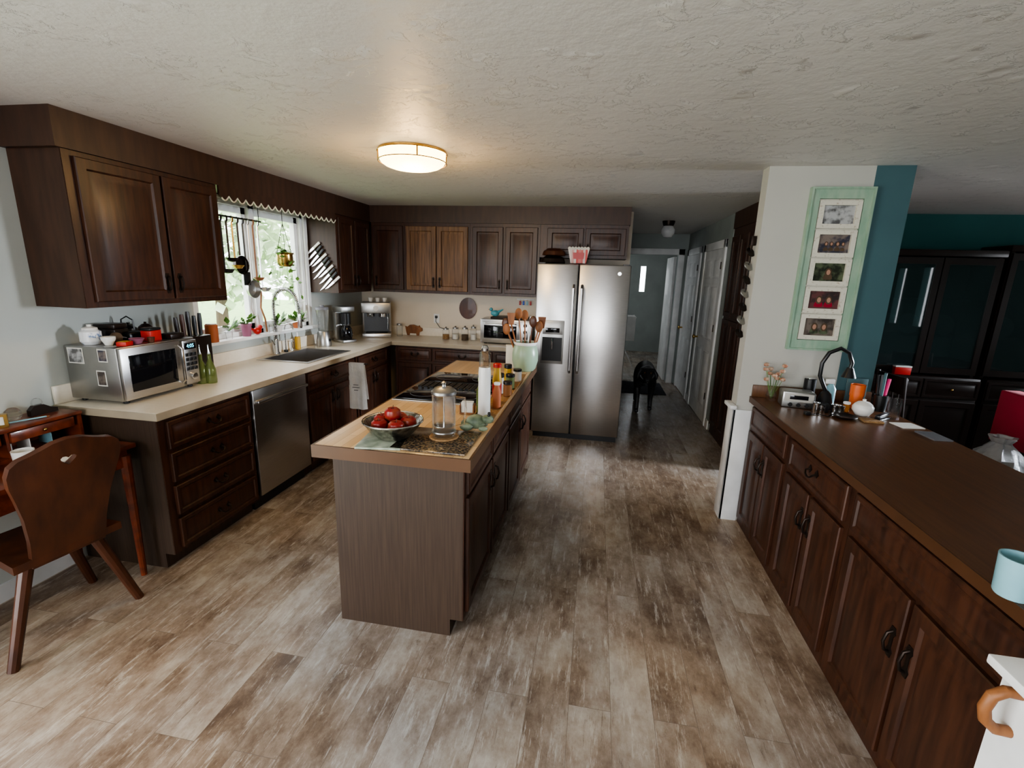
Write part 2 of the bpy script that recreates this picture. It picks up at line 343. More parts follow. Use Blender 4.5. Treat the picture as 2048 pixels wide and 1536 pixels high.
# ---------------- cabinets ----------------
DR=[(0,0),(0,-.014),(.004,-.018),(.048,-.018),(.056,-.008),(.066,-.008),(.092,-.016)]
DW=[(0,0),(0,-.014),(.004,-.018),(.022,-.018),(.028,-.011),(.034,-.011),(.046,-.017)]
def handle(p,x,z,vert,y=-.018):
    m=MB()
    if vert:
        m.plate([(-.010,-.058),(.010,-.058),(.016,-.035),(.007,-.02),(.007,.02),(.016,.035),(.010,.058),(-.010,.058),(-.016,.035),(-.007,.02),(-.007,-.02),(-.016,-.035)],[],.003,Matrix.Translation((x,y-.003,z)))
        m.tube([(x,y,z-.042),(x,y-.018,z-.034),(x,y-.026,z),(x,y-.018,z+.034),(x,y,z+.042)],.0055)
    else:
        for k in (-1,1): m.plate([(-.018,0),(-.005,-.014),(0,-.02),(.005,-.014),(.018,0),(.005,.014),(0,.02),(-.005,.014)],[],.003,Matrix.Translation((x+k*.036,y-.003,z+.008)))
        m.tube([(x-.036,y-.002,z+.008),(x-.038,y-.02,z),(x-.024,y-.025,z-.014),(x,y-.026,z-.02),(x+.024,y-.025,z-.014),(x+.038,y-.02,z),(x+.036,y-.002,z+.008)],.0045)
    return m.build('handle',BRONZE,p)
def cabinet(name,label,loc,rz,w,d,h,fronts,toe=0,group=None,body=WOOD,side=None):
    t=thing(name,label,'cabinet',loc,rz,group); b=MB()
    if toe: b.box(.0,.06,0,w,d,toe).box(0,0,toe,w,d,h)
    else: b.box(0,0,0,w,d,h)
    b.build('body',side or body,t)
    if side: MB().box(0.001,-.004,toe+.001,w-.001,-.0005,h-.001).build('face_frame',body,t)
    for f in fronts:
        k,x0,z0,x1,z1=f[:5]; m=f[6] if len(f)>6 else body
        y=-.0045 if side else -.0005
        q=MB().rings(x0,z0,x1,z1,[(a,b_+y) for a,b_ in (DR if k=='door' and (x1-x0)>.2 else DW)]).build(k,m,t)
        if f[5]: handle(q,f[5][0],f[5][1],f[5][2],y=-.018+y)
    return t
G='base cabinets along the sink wall'; GU='wall cabinets'
fr=[('drawer',.045,z0,.655,z1,(.35,(z0+z1)/2,False)) for z0,z1 in ((.70,.855),(.51,.675),(.315,.485),(.115,.29))]
cabinet('base_cabinet','dark brown four-drawer base cabinet at the near end beside the dishwasher',(-2.222,1.992,0),H,.68,.6,.878,fr,.09,G,side=PANELW)
o=cabinet('base_cabinet','dark brown sink base cabinet just past the dishwasher with false drawer front',(-2.222,3.282,0),H,.80,.6,.70,[('door',.03,.12,.395,.68,(.36,.6,True)),('door',.405,.12,.77,.68,(.44,.6,True))],.09,G)
MB().box(0,0,.701,.80,.03,.878).build('apron',WOOD,o); q=MB().rings(.03,.715,.77,.86,[(a,b_-.0005) for a,b_ in DW]).build('drawer',WOOD,o); handle(q,.4,.79,False)
cabinet('base_cabinet','dark brown corner base cabinet with drawer, farthest along the sink wall',(-2.222,4.104,0),H,.78,.6,.878,[('drawer',.03,.72,.66,.86,(.34,.79,False)),('door',.03,.12,.34,.69,(.31,.6,True)),('door',.35,.12,.66,.69,(.38,.6,True))],.09,G)
cabinet('base_cabinet','dark brown drawer base cabinet on the back wall beneath the jars',(-2.16,4.886,0),0,1.54,.56,.878,[('drawer',.03,.72,.42,.86,(.23,.79,False)),('drawer',.44,.72,1.10,.86,(.77,.79,False)),('drawer',.44,.42,1.10,.69,(.77,.56,False)),('drawer',.44,.12,1.10,.39,(.77,.26,False)),('door',.03,.12,.42,.69,(.38,.6,True)),('drawer',1.12,.72,1.51,.86,(1.31,.79,False)),('door',1.12,.12,1.51,.69,(1.16,.6,True))],.09,G)
t=thing('worktop','long cream laminate L-shaped worktop with sink cut-out','worktop',(0,0,0))
w=MB()
for a in ((XW+.002,1.975,-2.19,3.43),(XW+.002,3.43,-2.73,4.09),(-2.275,3.43,-2.19,4.09),(XW+.002,4.09,-2.19,4.853),(XW+.002,4.853,-.605,YW-.002)): w.box(a[0],a[1],.884,a[2],a[3],.92)
w.build('surface',CREAM,t)
MB().box(-2.19,1.972,.880,-2.186,4.85,.919).box(XW+.002,1.968,.880,-2.186,1.972,.919).box(-2.186,4.849,.880,-.605,4.853,.919).build('edge_band',EDGE,t)
MB().box(XW+.001,1.975,.9205,XW+.018,YW-.02,1.02,.003).box(XW+.02,YW-.018,.9205,-.605,YW-.001,1.02,.003).build('backsplash',CREAM,t)
# dishwasher
t=thing('dishwasher','stainless steel dishwasher between the drawer cabinet and sink cabinet','dishwasher',(-2.222,2.678,0),H)
MB().box(.003,.03,.10,.597,.58,.875).build('body',GREY,t)
MB().box(.005,-.02,.115,.595,.028,.872,.006).build('door',STEEL,t)
MB().box(.02,-.05,.775,.58,-.0205,.80,.008).build('handle',STEEL,t)
MB().box(.01,.05,.0,.59,.09,.10).build('kick_plate',BLACK,t)
# uppers
cabinet('wall_cabinet','large dark brown double-door wall cabinet above the microwave',(-2.52,1.982,1.443),H,.935,.307,.746,[('door',.045,.03,.50,.72,(.465,.12,True)),('door',.515,.03,.915,.72,(.55,.12,True))],0,GU,side=SOFF)
cabinet('wall_cabinet','dark brown wall cabinet right of the window holding the knives',(-2.52,4.375,1.443),H,.70,.307,.746,[('door',.03,.03,.33,.72,(.30,.12,True)),('door',.345,.03,.67,.72,(.38,.12,True))],0,GU,side=SOFF)
XB=5.094
def up(label,xa,xb,doors,m=WOOD,z0=1.443):
    h=2.189-z0; fr=[]
    for i,(a,b_) in enumerate(doors):
        hx=(b_-.03 if i==0 and len(doors)>1 else a+.03); fr.append(('door',a-xa,.03,b_-xa,h-.035,(hx-xa,.12 if h>.5 else .09,True),m))
    cabinet('wall_cabinet',label,(xa,XB,z0),0,xb-xa,YW-XB-.002,h,fr,0,GU)
up('dark brown single-door wall cabinet in the corner above the espresso machine',-2.50,-2.112,[(-2.48,-2.13)])
up('lighter worn brown double-door wall cabinet on the back wall',-2.110,-1.375,[(-2.095,-1.752),(-1.74,-1.395)],LWOOD)
up('dark brown double-door wall cabinet between the lighter doors and fridge',-1.373,-.62,[(-1.345,-1.012),(-.985,-.645)])
up('short dark brown double-door wall cabinet above the fridge',-.618,.275,[(-.545,-.175),(-.155,.25)],z0=1.86)
# ---------------- fridge ----------------
t=thing('refrigerator','tall stainless steel side-by-side refrigerator with dispenser','fridge',(-.598,4.745,0))
MB().box(.003,.07,.03,.907,.68,1.775,.006).build('body',GREY,t)
dl=MB().box(.003,-.005,.06,.408,.065,1.79,.014).build('door',STEEL,t)
dr=MB().box(.416,-.005,.06,.907,.065,1.79,.014).build('door',STEEL,t)
for x in (.372,.452): MB().tube([(x,-.006,.72),(x,-.05,.75),(x,-.062,1.0),(x,-.062,1.3),(x,-.05,1.56),(x,-.006,1.59)],.013,10).build('handle',STEEL,t)
dd=MB().box(.07,-.012,.80,.30,-.0055,1.24,.004).build('dispenser',DSTEEL,dl)
MB().box(.085,-.014,.83,.285,-.0125,1.07).build('dispenser_recess',BLACK,dl)
MB().box(.085,-.016,1.10,.285,-.0125,1.22,.001).build('control_panel',DSTEEL,dl)
MB().box(.115,-.018,1.12,.255,-.0165,1.165,.0005).build('display',BGLASS,dl)
MB().tube([(.185,-.016,1.06),(.185,-.022,1.0),(.185,-.02,.95)],.012).build('lever',CHROME,dl)
MB().lathe(cylp(.018,.003,0,.001),M=Matrix.Translation((.80,-.0055,1.71))@RX).build('emblem',CHROME,dr)
MB().box(.02,.03,.0,.89,.1,.055).build('grille',BLACK,t)
for x in (.05,.86): MB().box(x-.03,.01,1.79,x+.03,.12,1.80,.002).build('hinge_cover',GREY,t)
for i,(px,py,r,z,lb) in enumerate(((1105,520,.13,1.802,'dark brown wooden bowl upside down on the fridge, lower one'),(1108,500,.12,1.874,'reddish brown wooden bowl stacked on top on the fridge'))):
    p=ony(px,py,4.93); one('wooden_bowl',MB().lathe([(r*.95,0),(r,.004),(r*.9,.04),(r*.55,.068),(0,.07),(0,.062),(r*.5,.06),(r*.86,.035),(r*.95,0)]),(DARKW,CHAIRW)[i],lb,'bowl',(p.x,4.95,z),0,'wooden bowls on the fridge')
p=ony(1157,515,4.86)
t=thing('popcorn_box','red and white striped popcorn box on top of the fridge','box',(p.x,4.9,1.802))
m=MB(); m._new([(-.075,-.05,0),(.075,-.05,0),(.075,.05,0),(-.075,.05,0),(-.105,-.07,.14),(.105,-.07,.14),(.105,.07,.14),(-.105,.07,.14)],[(0,1,2,3),(0,1,5,4),(1,2,6,5),(2,3,7,6),(3,0,4,7)]); m.build('carton',STRIPE,t)
m=MB()
for i in range(7): m.lathe([(0,0),(.016,0),(.016,.002),(0,.002)],M=Matrix.Translation((-.09+i*.03,-.068,.14))@RX,seg=12)
m.build('scalloped_rim',PAPER,t)
MB().plate([(-.05,.04),(.05,.04),(.055,.10),(-.055,.10)],[],.002,Matrix.Translation((0,-.069,0))).build('badge',RED,t)
# ---------------- island ----------------
fr=[]
for i,(a,b_) in enumerate([(.03,.50),(.52,.99),(1.03,1.50),(1.52,2.0)]):
    fr+= [('drawer',a,.72,b_,.85,None),('door',a,.12,b_,.70,((b_-.04) if i%2==0 else (a+.04),.60,True))]
cabinet('kitchen_island','long dark grained island cabinet in the middle of the kitchen',(-.515,1.83,0),H,2.05,.61,.863,fr,.09,None,side=PANELW)
t=thing('island_worktop','butcher block worktop covering the kitchen island','worktop',(0,0,0))
MB().box(-1.178,1.778,.885,-.476,3.955,.922,.003).build('surface',BLOCK,t)
m=MB()
for a in ((-1.188,1.768,-.466,1.778),(-1.188,3.955,-.466,3.965),(-1.188,1.778,-1.178,3.955),(-.476,1.778,-.466,3.955)): m.box(a[0],a[1],.864,a[2],a[3],.921)
m.box(-1.178,1.778,.864,-.476,3.955,.884).build('edge_band',mat('walnut_edge',(.095,.045,.020),rough=.35),t)
t=thing('cooktop','black glass electric cooktop with steel rims set in the island','cooktop',(0,0,.9225))
MB().box(-1.165,2.56,0,-.60,3.40,.006,.002).build('rim',DSTEEL,t)
for a,b_ in ((2.58,2.88),(3.07,3.38)):
    g=MB().box(-1.15,a,.0065,-.615,b_,.012,.002).build('glass_plate',BGLASS,t)
    for k in (-1.02,-.75):
        m=MB(); pts=[(k+.09*math.cos(2*PI*i/24),(a+b_)/2+.09*math.sin(2*PI*i/24),.0125) for i in range(24)]; m.tube(pts,.0012,4,True).build('burner_ring',GREY,g)
m=MB()
for i in range(12): m.box(-1.13+i*.04,2.90,.0065,-1.105+i*.04,3.05,.014)
m.build('vent_grille',BLACK,t)
for i in range(4): MB().lathe(cylp(.018,.02,.0125)).build('knob',BLACK,t,(-.645,2.905+i*.045,0))
ZI=.9225
p=onz(768,884,ZI); one('trivet',MB().box(-.10,-.10,0,.10,.10,.010,.003),mat('patterned_tile',(.42,.45,.36),(.20,.24,.18),rough=.3,scale=20),'square patterned tile trivet under the fruit bowl','trivet',(p.x,p.y,ZI),.15)
p=onz(787,874,ZI+.011); BW=p.copy()
t=thing('fruit_bowl','hammered metal bowl of apples near the island front','bowl',(p.x,p.y,ZI+.011))
MB().lathe([(0,0),(.06,0),(.075,.008),(.11,.045),(.132,.078),(.138,.08),(.136,.084),(.128,.082),(.105,.05),(.07,.014),(0,.008)],seg=28).build('bowl_shell',mat('hammered_metal',(.50,.48,.43),(.22,.21,.18),rough=.3,metal=1,scale=45,bump=.3),t)
MB().tube([(.134*math.cos(2*PI*i/28),.134*math.sin(2*PI*i/28),.083) for i in range(28)],.003,6,True).build('rim',CHROME,t)
def apple(x,y,z,rot):
    t=thing('apple','red apple piled in the metal bowl on the island','apple',(x,y,z),rot,'apples in the metal bowl')
    pr=[(0,.012),(.012,.004),(.022,.006),(.034,.022),(.038,.042),(.034,.058),(.022,.068),(.010,.067),(.004,.060),(0,.058)]
    MB().lathe(pr,seg=18).build('flesh',APPLE,t); MB().tube([(0,0,.058),(.002,.001,.07),(.006,.002,.080)],.0015,5).build('stem',BARK,t)
for i in range(5): a=i*2*PI/5+.3; apple(BW.x+.068*math.cos(a),BW.y+.068*math.sin(a),ZI+.038,a)
apple(BW.x-.005,BW.y+.01,ZI+.078,1)
one('granite_board',MB().box(-.17,-.15,0,.17,.15,.010,.003),GRANITE,'speckled brown granite board at the front corner of the island','board',(-.668,1.945,ZI))
p=onz(888,874,ZI+.011)
turned('coaster','round cork coaster under the glass pitcher','coaster',(p.x,p.y,ZI+.0105),[('c',cylp(.068,.008),CORK)])
t=thing('glass_pitcher','glass coffee press pitcher with steel lid on a cork coaster','pitcher',(p.x,p.y,ZI+.019),.4)
MB().lathe([(0,.002),(.05,.002),(.054,.01),(.054,.19),(.057,.20),(.054,.2),(.051,.19),(.051,.012),(0,.008)]).build('glass_body',GLASS,t)
MB().lathe([(0,.20),(.057,.20),(.057,.212),(.04,.226),(.01,.232),(.008,.24),(.013,.25),(0,.258)]).build('lid',DSTEEL,t)
MB().tube([(.054,0,.18),(.095,0,.175),(.10,0,.12),(.09,0,.05),(.054,0,.04)],.006).build('handle',GLASS,t)
MB().lathe(cylp(.0555,.008,.02,.001)).build('band',DSTEEL,t)
MB().lathe(cylp(.048,.004,.05,.001)).tube([(0,0,.05),(0,0,.2)],.003,6).build('plunger',CHROME,t)
p=onz(952,862,ZI)
t=thing('frog_figurine','mossy green ceramic frog figurine beside the salt grinder','figurine',(p.x,p.y,ZI+.011),.2)
MB().ball((0,0,.038),.04,(1.25,.9,.9)).ball((.055,-.005,.052),.026,(1.2,1,.85)).ball((-.045,.03,.02),.02,(1.6,.9,1)).ball((-.045,-.03,.02),.02,(1.6,.9,1)).ball((.035,.035,.013),.014,(1.6,1,.9)).ball((.035,-.035,.013),.014,(1.6,1,.9)).build('frog_body',FROG,t)
for k in (-1,1): MB().ball((.062,k*.015,.075),.008).build('eye',BLACK,t)
p=onz(968,832,ZI)
turned('salt_grinder','tall white salt grinder with clear top on the island','grinder',(p.x,p.y,ZI),[('grinder_body',[(0,0),(.034,0),(.036,.01),(.033,.03),(.033,.25),(.03,.27),(0,.27)],CERAM),('clear_chamber',[(0,.271),(.029,.271),(.03,.30),(.03,.34),(.024,.355),(0,.355)],GLASS),('cap',[(0,.356),(.018,.356),(.02,.37),(.012,.385),(0,.388)],CHROME)])
one('serving_tray',MB().box(-.055,-.62,0,.055,.62,.006,.002).box(-.062,-.62,0,-.055,.62,.016,.001).box(.055,-.62,0,.062,.62,.016,.001),CORK,'long narrow wooden tray for bottles along the island edge','tray',(-.545,2.90,ZI))
TZ=ZI+.0065
def bot(name,label,cat,x,y,r,h,body,cap,capm=BLACK,neck=.4,z=TZ):
    ps=[('bottle_body',[(0,0),(r,0),(r,h*.6),(r*.9,h*.68),(r*neck,h*.82),(r*neck,h*.9),(0,h*.9)],body),('cap',[(0,h*.901),(r*neck*1.25,h*.901),(r*neck*1.25,h*.985),(r*neck,h),(0,h)],capm)]
    if cap!=1: ps.append(('paper_label',[(r*1.01,h*.15),(r*1.02,h*.15),(r*1.02,h*.5),(r*1.01,h*.5)],cap))
    return turned(name,label,cat,(x,y,z),ps)
bot('oil_bottle','squat green bottle with pale green cap beside the salt grinder','bottle',-.575,2.42,.034,.20,OILG,1,mat('lime_cap',(.3,.5,.12),rough=.4),.6)
bot('sauce_bottle','yellow sauce bottle with a red cap on the island tray','bottle',-.545,2.66,.027,.235,MUST,RED,RED,.75)
bot('sauce_bottle','dark brown sauce bottle between the green and yellow bottles','bottle',-.60,2.56,.024,.23,mat('brown_glass',(.08,.03,.012),rough=.1),CERAM,BLACK,.4)
bot('squeeze_bottle','small orange bottle with white cap on the island tray','bottle',-.52,2.54,.024,.15,ORANGE,1,WHITE,.6)
for i,(x,y,r,h,mm,lb) in enumerate(((-.51,2.82,.028,.095,mat('spice_brown',(.25,.1,.03),rough=.4),'brown spice jar with black lid, nearest on the tray'),(-.575,2.88,.03,.13,CERAM,'white seasoning jar with black lid behind the yellow bottle'),(-.53,3.02,.03,.10,mat('spice_green',(.18,.22,.08),rough=.4),'green herb jar with black lid in the middle of the tray'),(-.57,3.15,.026,.14,MUST,'tall yellow spice jar with black lid on the tray'),(-.52,3.26,.03,.09,CERAM,'short white spice jar with black lid near the crock'))):
    turned('spice_jar',lb,'jar',(x,y,TZ),[('jar_body',cylp(r,h*.8),mm),('lid',cylp(r*1.03,h*.2,h*.8+.0005),BLACK)],'spice jars on the island tray')
p=onz(935,826,ZI); t=thing('card_holder','small wooden rack of cards beside the frog','rack',(p.x,p.y,ZI),.1)
MB().box(-.04,-.03,0,.04,.03,.008,.002).box(-.04,-.03,.008,-.034,.03,.05).box(.034,-.03,.008,.04,.03,.05).build('rack_frame',SPOON,t)
for i in range(4): MB().box(-.032,-.022+i*.013,.009,.032,-.018+i*.013,.065).build('card',PAPER,t)
cx,cy_=-.535,3.71
turned('utensil_crock','pale green stoneware crock of wooden utensils at the island far end','crock',(cx,cy_,ZI),[('crock_body',[(0,0),(.070,0),(.088,.02),(.104,.08),(.104,.14),(.094,.19),(.084,.21),(.092,.228),(.084,.226),(.078,.21),(.088,.17),(.096,.10),(.08,.03),(0,.015)],MINT),('glaze_drip',[(.0875,.207),(.0955,.224),(.0945,.232),(.088,.2295),(.0865,.215)],CERAM)],seg=32)
ut=[(-.055,.02,-.16,.02,.34,'spoon'),(-.04,-.04,-.11,-.07,.38,'spatula'),(.0,.05,-.03,.12,.40,'spoon'),(.03,-.04,.06,-.07,.37,'spoon'),(.05,.02,.12,.04,.35,'spatula'),(-.015,.0,-.06,.0,.42,'spoon'),(.02,.0,.03,.02,.43,'tongs'),(-.05,-.01,-.14,-.03,.30,'spoon'),(.045,-.02,.10,-.03,.33,'spoon')]
dsc=['leftmost in the crock','leaning toward the camera','upright at the rear of the crock','front right of the crock','rightmost in the crock','tall in the middle of the crock','straight up in the crock','short, low on the left of the crock','short, low on the right of the crock']
for i,(a,b_,c,d,h,k) in enumerate(ut):
    nm={'spoon':'wooden_spoon','spatula':'wooden_spatula','tongs':'steel_tongs'}[k]; mm=DSTEEL if k=='tongs' else (SPOON if i%3 else CHAIRW)
    m=MB(); p0=V((a*.6,b_*.6,.03)); p1=V((c,d,h)); m.tube([p0,p1],[.006,.007],6); dv=(p1-p0).normalized()
    if k=='spoon': m.ball(p1+dv*.03,.036,(.85,.3,1.25))
    elif k=='spatula': m.plate([(-.02,-.01),(.02,-.01),(.032,.08),(-.032,.08)],[],.006,Matrix.Translation(p1))
    else: m.tube([p0+V((.015,0,0)),p1+V((.012,0,0))],.005,6)
    one(nm,m,mm,('%s %s, %s')%('steel' if k=='tongs' else ('dark wooden' if mm==CHAIRW else 'light wooden'),k,dsc[i]),'utensil',(cx,cy_,ZI),0,'utensils in the green crock')
one('paper_carton',MB().box(-.045,-.03,0,.045,.03,.19,.003),PAPER,'white paper carton standing behind the spice jars','box',(-.66,3.78,ZI),.2)
# ---------------- sink & faucet ----------------
t=thing('kitchen_sink','stainless steel drop-in sink under the window','sink',(0,0,0))
m=MB(); x0,x1,y0,y1=-2.725,-2.28,3.435,4.085
for a in ((x0-.015,y0-.015,x1+.015,y0+.02),(x0-.015,y1-.02,x1+.015,y1+.015),(x0-.015,y0+.02,x0+.02,y1-.02),(x1-.02,y0+.02,x1+.015,y1-.02)): m.box(a[0],a[1],.9205,a[2],a[3],.926)
m.build('rim',STEEL,t)
m=MB()
for a in ((x0,y0,.74,x0+.004,y1,.92),(x1-.004,y0,.74,x1,y1,.92),(x0,y0,.74,x1,y0+.004,.92),(x0,y1-.004,.74,x1,y1,.92),(x0,y0,.735,x1,y1,.74)): m.box(*a)
m.build('basin',STEEL,t)
t=thing('faucet','tall chrome spring-neck kitchen faucet behind the sink','faucet',(-2.765,3.72,.9265))
MB().lathe([(0,0),(.028,0),(.028,.008),(.02,.02),(.02,.12),(.016,.13),(0,.13)]).build('base',CHROME,t)
arc=[(0,0,.13),(0,0,.42)]+[(.12-.12*math.cos(a*PI/10),0,.42+.15*math.sin(a*PI/10)) for a in range(1,10)]+[(.24,0,.42),(.245,0,.36)]
MB().tube(arc,.009,8).build('neck',CHROME,t)
L_=[0]
for a,b_ in zip(arc,arc[1:]): L_.append(L_[-1]+(V(b_)-V(a)).length)
def arcpt(s):
    d=s*L_[-1]
    for i in range(len(arc)-1):
        if d<=L_[i+1]+1e-9:
            f=(d-L_[i])/(L_[i+1]-L_[i]); return V(arc[i]).lerp(V(arc[i+1]),f),(V(arc[i+1])-V(arc[i])).normalized()
hel=[]
for i in range(720):
    p,tt=arcpt(i/719); a=2*PI*i/12; sd=V((0,1,0)); nn=tt.cross(sd); hel.append(p+(sd*math.cos(a)+nn*math.sin(a))*.016)
MB().tube(hel,.003,4).build('spring',DSTEEL,t)
MB().lathe([(0,.24),(.018,.24),(.02,.26),(.014,.36),(0,.36)],c=(.245,0,0)).build('spray_head',CHROME,t)
MB().tube([(0,0,.24),(.245,0,.30)],.005).build('support_arm',CHROME,t)
MB().tube([(0,-.018,.08),(.01,-.05,.10),(.02,-.08,.13)],.006).build('lever',CHROME,t)
t=thing('filter_tap','slim black filtered-water tap right of the spring faucet','tap',(-2.775,3.86,.9205)); MB().tube([(0,0,0),(0,0,.02)],.018,12).build('base',BLACK,t); MB().tube([(0,0,.02),(0,0,.22),(.015,0,.25),(.05,0,.26),(.08,0,.24),(.085,0,.21)],.006).build('spout',CHROME,t)
turned('soap_dispenser','small chrome soap dispenser pump beside the faucet','soap dispenser',(-2.775,3.95,.9205),[('pump_base',[(0,0),(.016,0),(.014,.02),(.007,.03),(.007,.08),(0,.08)],CHROME),('pump_head',[(0,.081),(.02,.085),(.02,.09),(0,.095)],CHROME)])
turned('dish_soap','clear dish soap bottle with yellow soap by the sink','bottle',(-2.775,4.04,.9205),[('bottle_body',cylp(.025,.12),MUST),('pump',[(0,.1205),(.01,.1205),(.006,.16),(0,.16)],WHITE)])
# ---------------- microwave ----------------
t=thing('microwave','silver countertop microwave under the near wall cabinet','microwave',(-2.455,2.055,.921),H)
MB().box(0,.02,.018,.50,.355,.312,.006).build('body',DSTEEL,t)
d=MB().box(.004,0,.022,.375,.0195,.308,.005).build('door',STEEL,t)
MB().box(.045,-.003,.065,.335,-.0005,.265,.001).build('door_window',BGLASS,d)
MB().box(.39,-.001,.03,.494,.0195,.30,.004).build('control_panel',STEEL,t)
g=MB().box(.40,-.004,.245,.485,-.0015,.285,.001).build('display',BGLASS,t)
text('4:05',.032,CYAN,g,Matrix.Translation((.4425,-.0048,.265))@RX)
m=MB()
for r in range(4):
    for c in range(3): m.box(.402+c*.029,-.004,.115+r*.029,.424+c*.029,-.0015,.135+r*.029,.001)
m.build('buttons',BLACK,t)
MB().lathe(cylp(.022,.018),M=Matrix.Translation((.442,-.001,.075))@RX).build('dial',CHROME,t)
MB().tube([(.36,-.002,.05),(.36,-.028,.07),(.36,-.028,.26),(.36,-.002,.28)],.007).build('handle',CHROME,t)
for x in (.04,.46):
    for y in (.05,.32): MB().lathe(cylp(.015,.018)).build('foot',BLACK,t,(x,y,0))
for i,(px,py,w_,h_,lb,mm) in enumerate(((150,714,.10,.085,'photo print of two animals stuck on the microwave side',PHD[0]),(203,712,.06,.07,'small photo print stuck on the microwave side near its front',PHD[1]),(203,760,.06,.085,'round-faced print low on the microwave side',PHD[4]))):
    p=ony(px,py,2.05); x=min(max(p.x,-2.76),-2.51); t=thing('photo_print',lb,'photo',(x,2.0535,max(.96,p.z-.035)),0,'prints stuck on the microwave')
    MB().box(-w_/2,0,0,w_/2,.001,h_).build('paper_border',PAPER,t); MB().box(-w_/2+.006,-.001,.006,w_/2-.006,-.0002,h_-.006).build('picture',mm,t)
MT=1.234
turned('lidded_jar','white and blue ceramic lidded jar at the near corner of the microwave','jar',(-2.70,2.12,MT),[('jar_body',[(0,0),(.035,0),(.048,.018),(.048,.07),(.034,.08),(0,.08)],mat('blue_patterned_ceramic',(.75,.76,.78),(.2,.28,.45),rough=.2,scale=30,lo=.36,hi=.42)),('lid',[(0,.0805),(.036,.0805),(.034,.09),(.010,.098),(.012,.108),(0,.11)],CERAM)])
turned('tea_bowl','small white patterned cup on the microwave','cup',(-2.60,2.13,MT),[('c',[(0,0),(.018,0),(.032,.03),(.033,.045),(.029,.043),(.016,.006),(0,.006)],CERAM)])
t=thing('wooden_box','dark carved wooden box lying on the microwave','box',(-2.73,2.26,MT),.2)
MB().box(-.06,-.05,0,.06,.05,.07,.004).build('box_body',DARKW,t); MB().box(-.06,-.05,.071,.06,.05,.10,.008).build('lid',DARKW,t)
t=thing('teapot','small black cast teapot at the rear of the microwave','teapot',(-2.74,2.37,MT)); MB().lathe([(0,0),(.03,0),(.05,.03),(.045,.06),(.02,.075),(.006,.08),(.01,.09),(0,.095)]).build('pot_body',BLACK,t); MB().tube([(-.045,0,.05),(-.04,0,.11),(0,0,.13),(.04,0,.11),(.045,0,.05)],.004).build('handle',BLACK,t); MB().tube([(0,-.045,.03),(0,-.075,.06)],[.012,.006]).build('spout',BLACK,t)
one('pine_cone',MB().ball((0,0,.03),.03,(1,1,1)),BARK,'small rough brown cone on the microwave','pine cone',(-2.63,2.20,MT))
turned('trinket_bowl','mauve ceramic trinket bowl near the front edge of the microwave','bowl',(-2.52,2.22,MT),[('c',[(0,0),(.02,0),(.037,.028),(.034,.03),(.018,.006),(0,.005)],PURPLE)])
t=thing('tea_tin','small red and black tea tin on the microwave','tin',(-2.55,2.34,MT),.1); MB().box(-.03,-.04,0,.03,.04,.06,.003).build('tin_body',RED,t); MB().box(-.031,-.041,.0605,.031,.041,.075,.003).build('lid',BLACK,t)
t=thing('black_case','soft black case lying on the rear of the microwave','case',(-2.66,2.32,MT)); MB().box(-.04,-.05,0,.04,.05,.05,.015).build('case_body',BLACK,t); MB().tube([(-.02,-.051,.02),(-.01,-.07,.025),(.01,-.07,.025),(.02,-.051,.02)],.004).build('strap',GREY,t)
one('folded_cloth',MB().box(-.04,-.05,0,.04,.05,.03,.006),DARKW,'dark folded cloth at the far end of the microwave','cloth',(-2.54,2.47,MT))
t=thing('match_box','small brown wooden box with pale label on the microwave','box',(-2.64,2.43,MT),.3); MB().box(-.035,-.03,0,.035,.03,.045,.002).build('box_body',CHAIRW,t); MB().box(.0355,-.015,.01,.037,.015,.035).build('paper_label',PAPER,t)
turned('thimble_cup','tiny brown cup at the front edge of the microwave','cup',(-2.49,2.28,MT),[('c',[(0,0),(.014,0),(.02,.03),(.017,.03),(.012,.004),(0,.004)],CHAIRW)])
turned('salt_pig','round dark brown lidded pot on the microwave beside the teapot','pot',(-2.73,2.475,MT),[('pot_body',[(0,0),(.03,0),(.042,.03),(.036,.06),(0,.06)],CHAIRW),('lid',[(0,.0605),(.036,.0605),(.02,.075),(.006,.08),(.008,.088),(0,.09)],DARKW)])
t=thing('incense_box','flat red patterned box at the microwave front edge','box',(-2.51,2.14,MT),.3); MB().box(-.025,-.03,0,.025,.03,.022,.002).build('box_body',RED,t); MB().box(-.02,-.025,.0225,.02,.025,.024).build('paper_label',MUST,t)
t=thing('knife_block','dark wooden knife block standing past the microwave','knife block',(-2.66,2.72,.9205))
MB().box(-.06,-.11,0,.06,.11,.29,.006).build('block',DARKW,t)
for i in range(5): MB().tube([(0,-.09+i*.045,.291),(.0,-.095+i*.047,.37+.015*(i%3)),(.0,-.097+i*.048,.42+.015*(i%3))],[.012,.014,.011],8).build('knife_handle',(DARKW,CHAIRW,DARKW,BLACK,BLACK)[i],t)
for i,(px,lb) in enumerate(((398,'green glass oil bottle with steel spout, left of its pair by the microwave'),(416,'green glass oil bottle with steel spout, right of its pair near the window'))):
    p=onx(px,740,-2.50+.04*i)
    turned('oil_cruet',lb,'bottle',(p.x,p.y+.02,.9205),[('bottle_body',[(0,0),(.032,0),(.034,.02),(.032,.09),(.02,.13),(.011,.15),(.011,.19),(0,.19)],OILG),('spout',[(0,.191),(.010,.191),(.006,.21),(.004,.25),(0,.255)],CHROME)],'oil cruets by the microwave')
def silly(px): return onx(px,650,-2.79).y
SZ=1.1205
turned('candle_jar','orange terracotta jar candle at the left of the window sill','candle',(-2.775,max(3.03,silly(414)),SZ),[('jar',cylp(.042,.13),ORANGE),('wax',cylp(.036,.006,.131,.001),CERAM)])
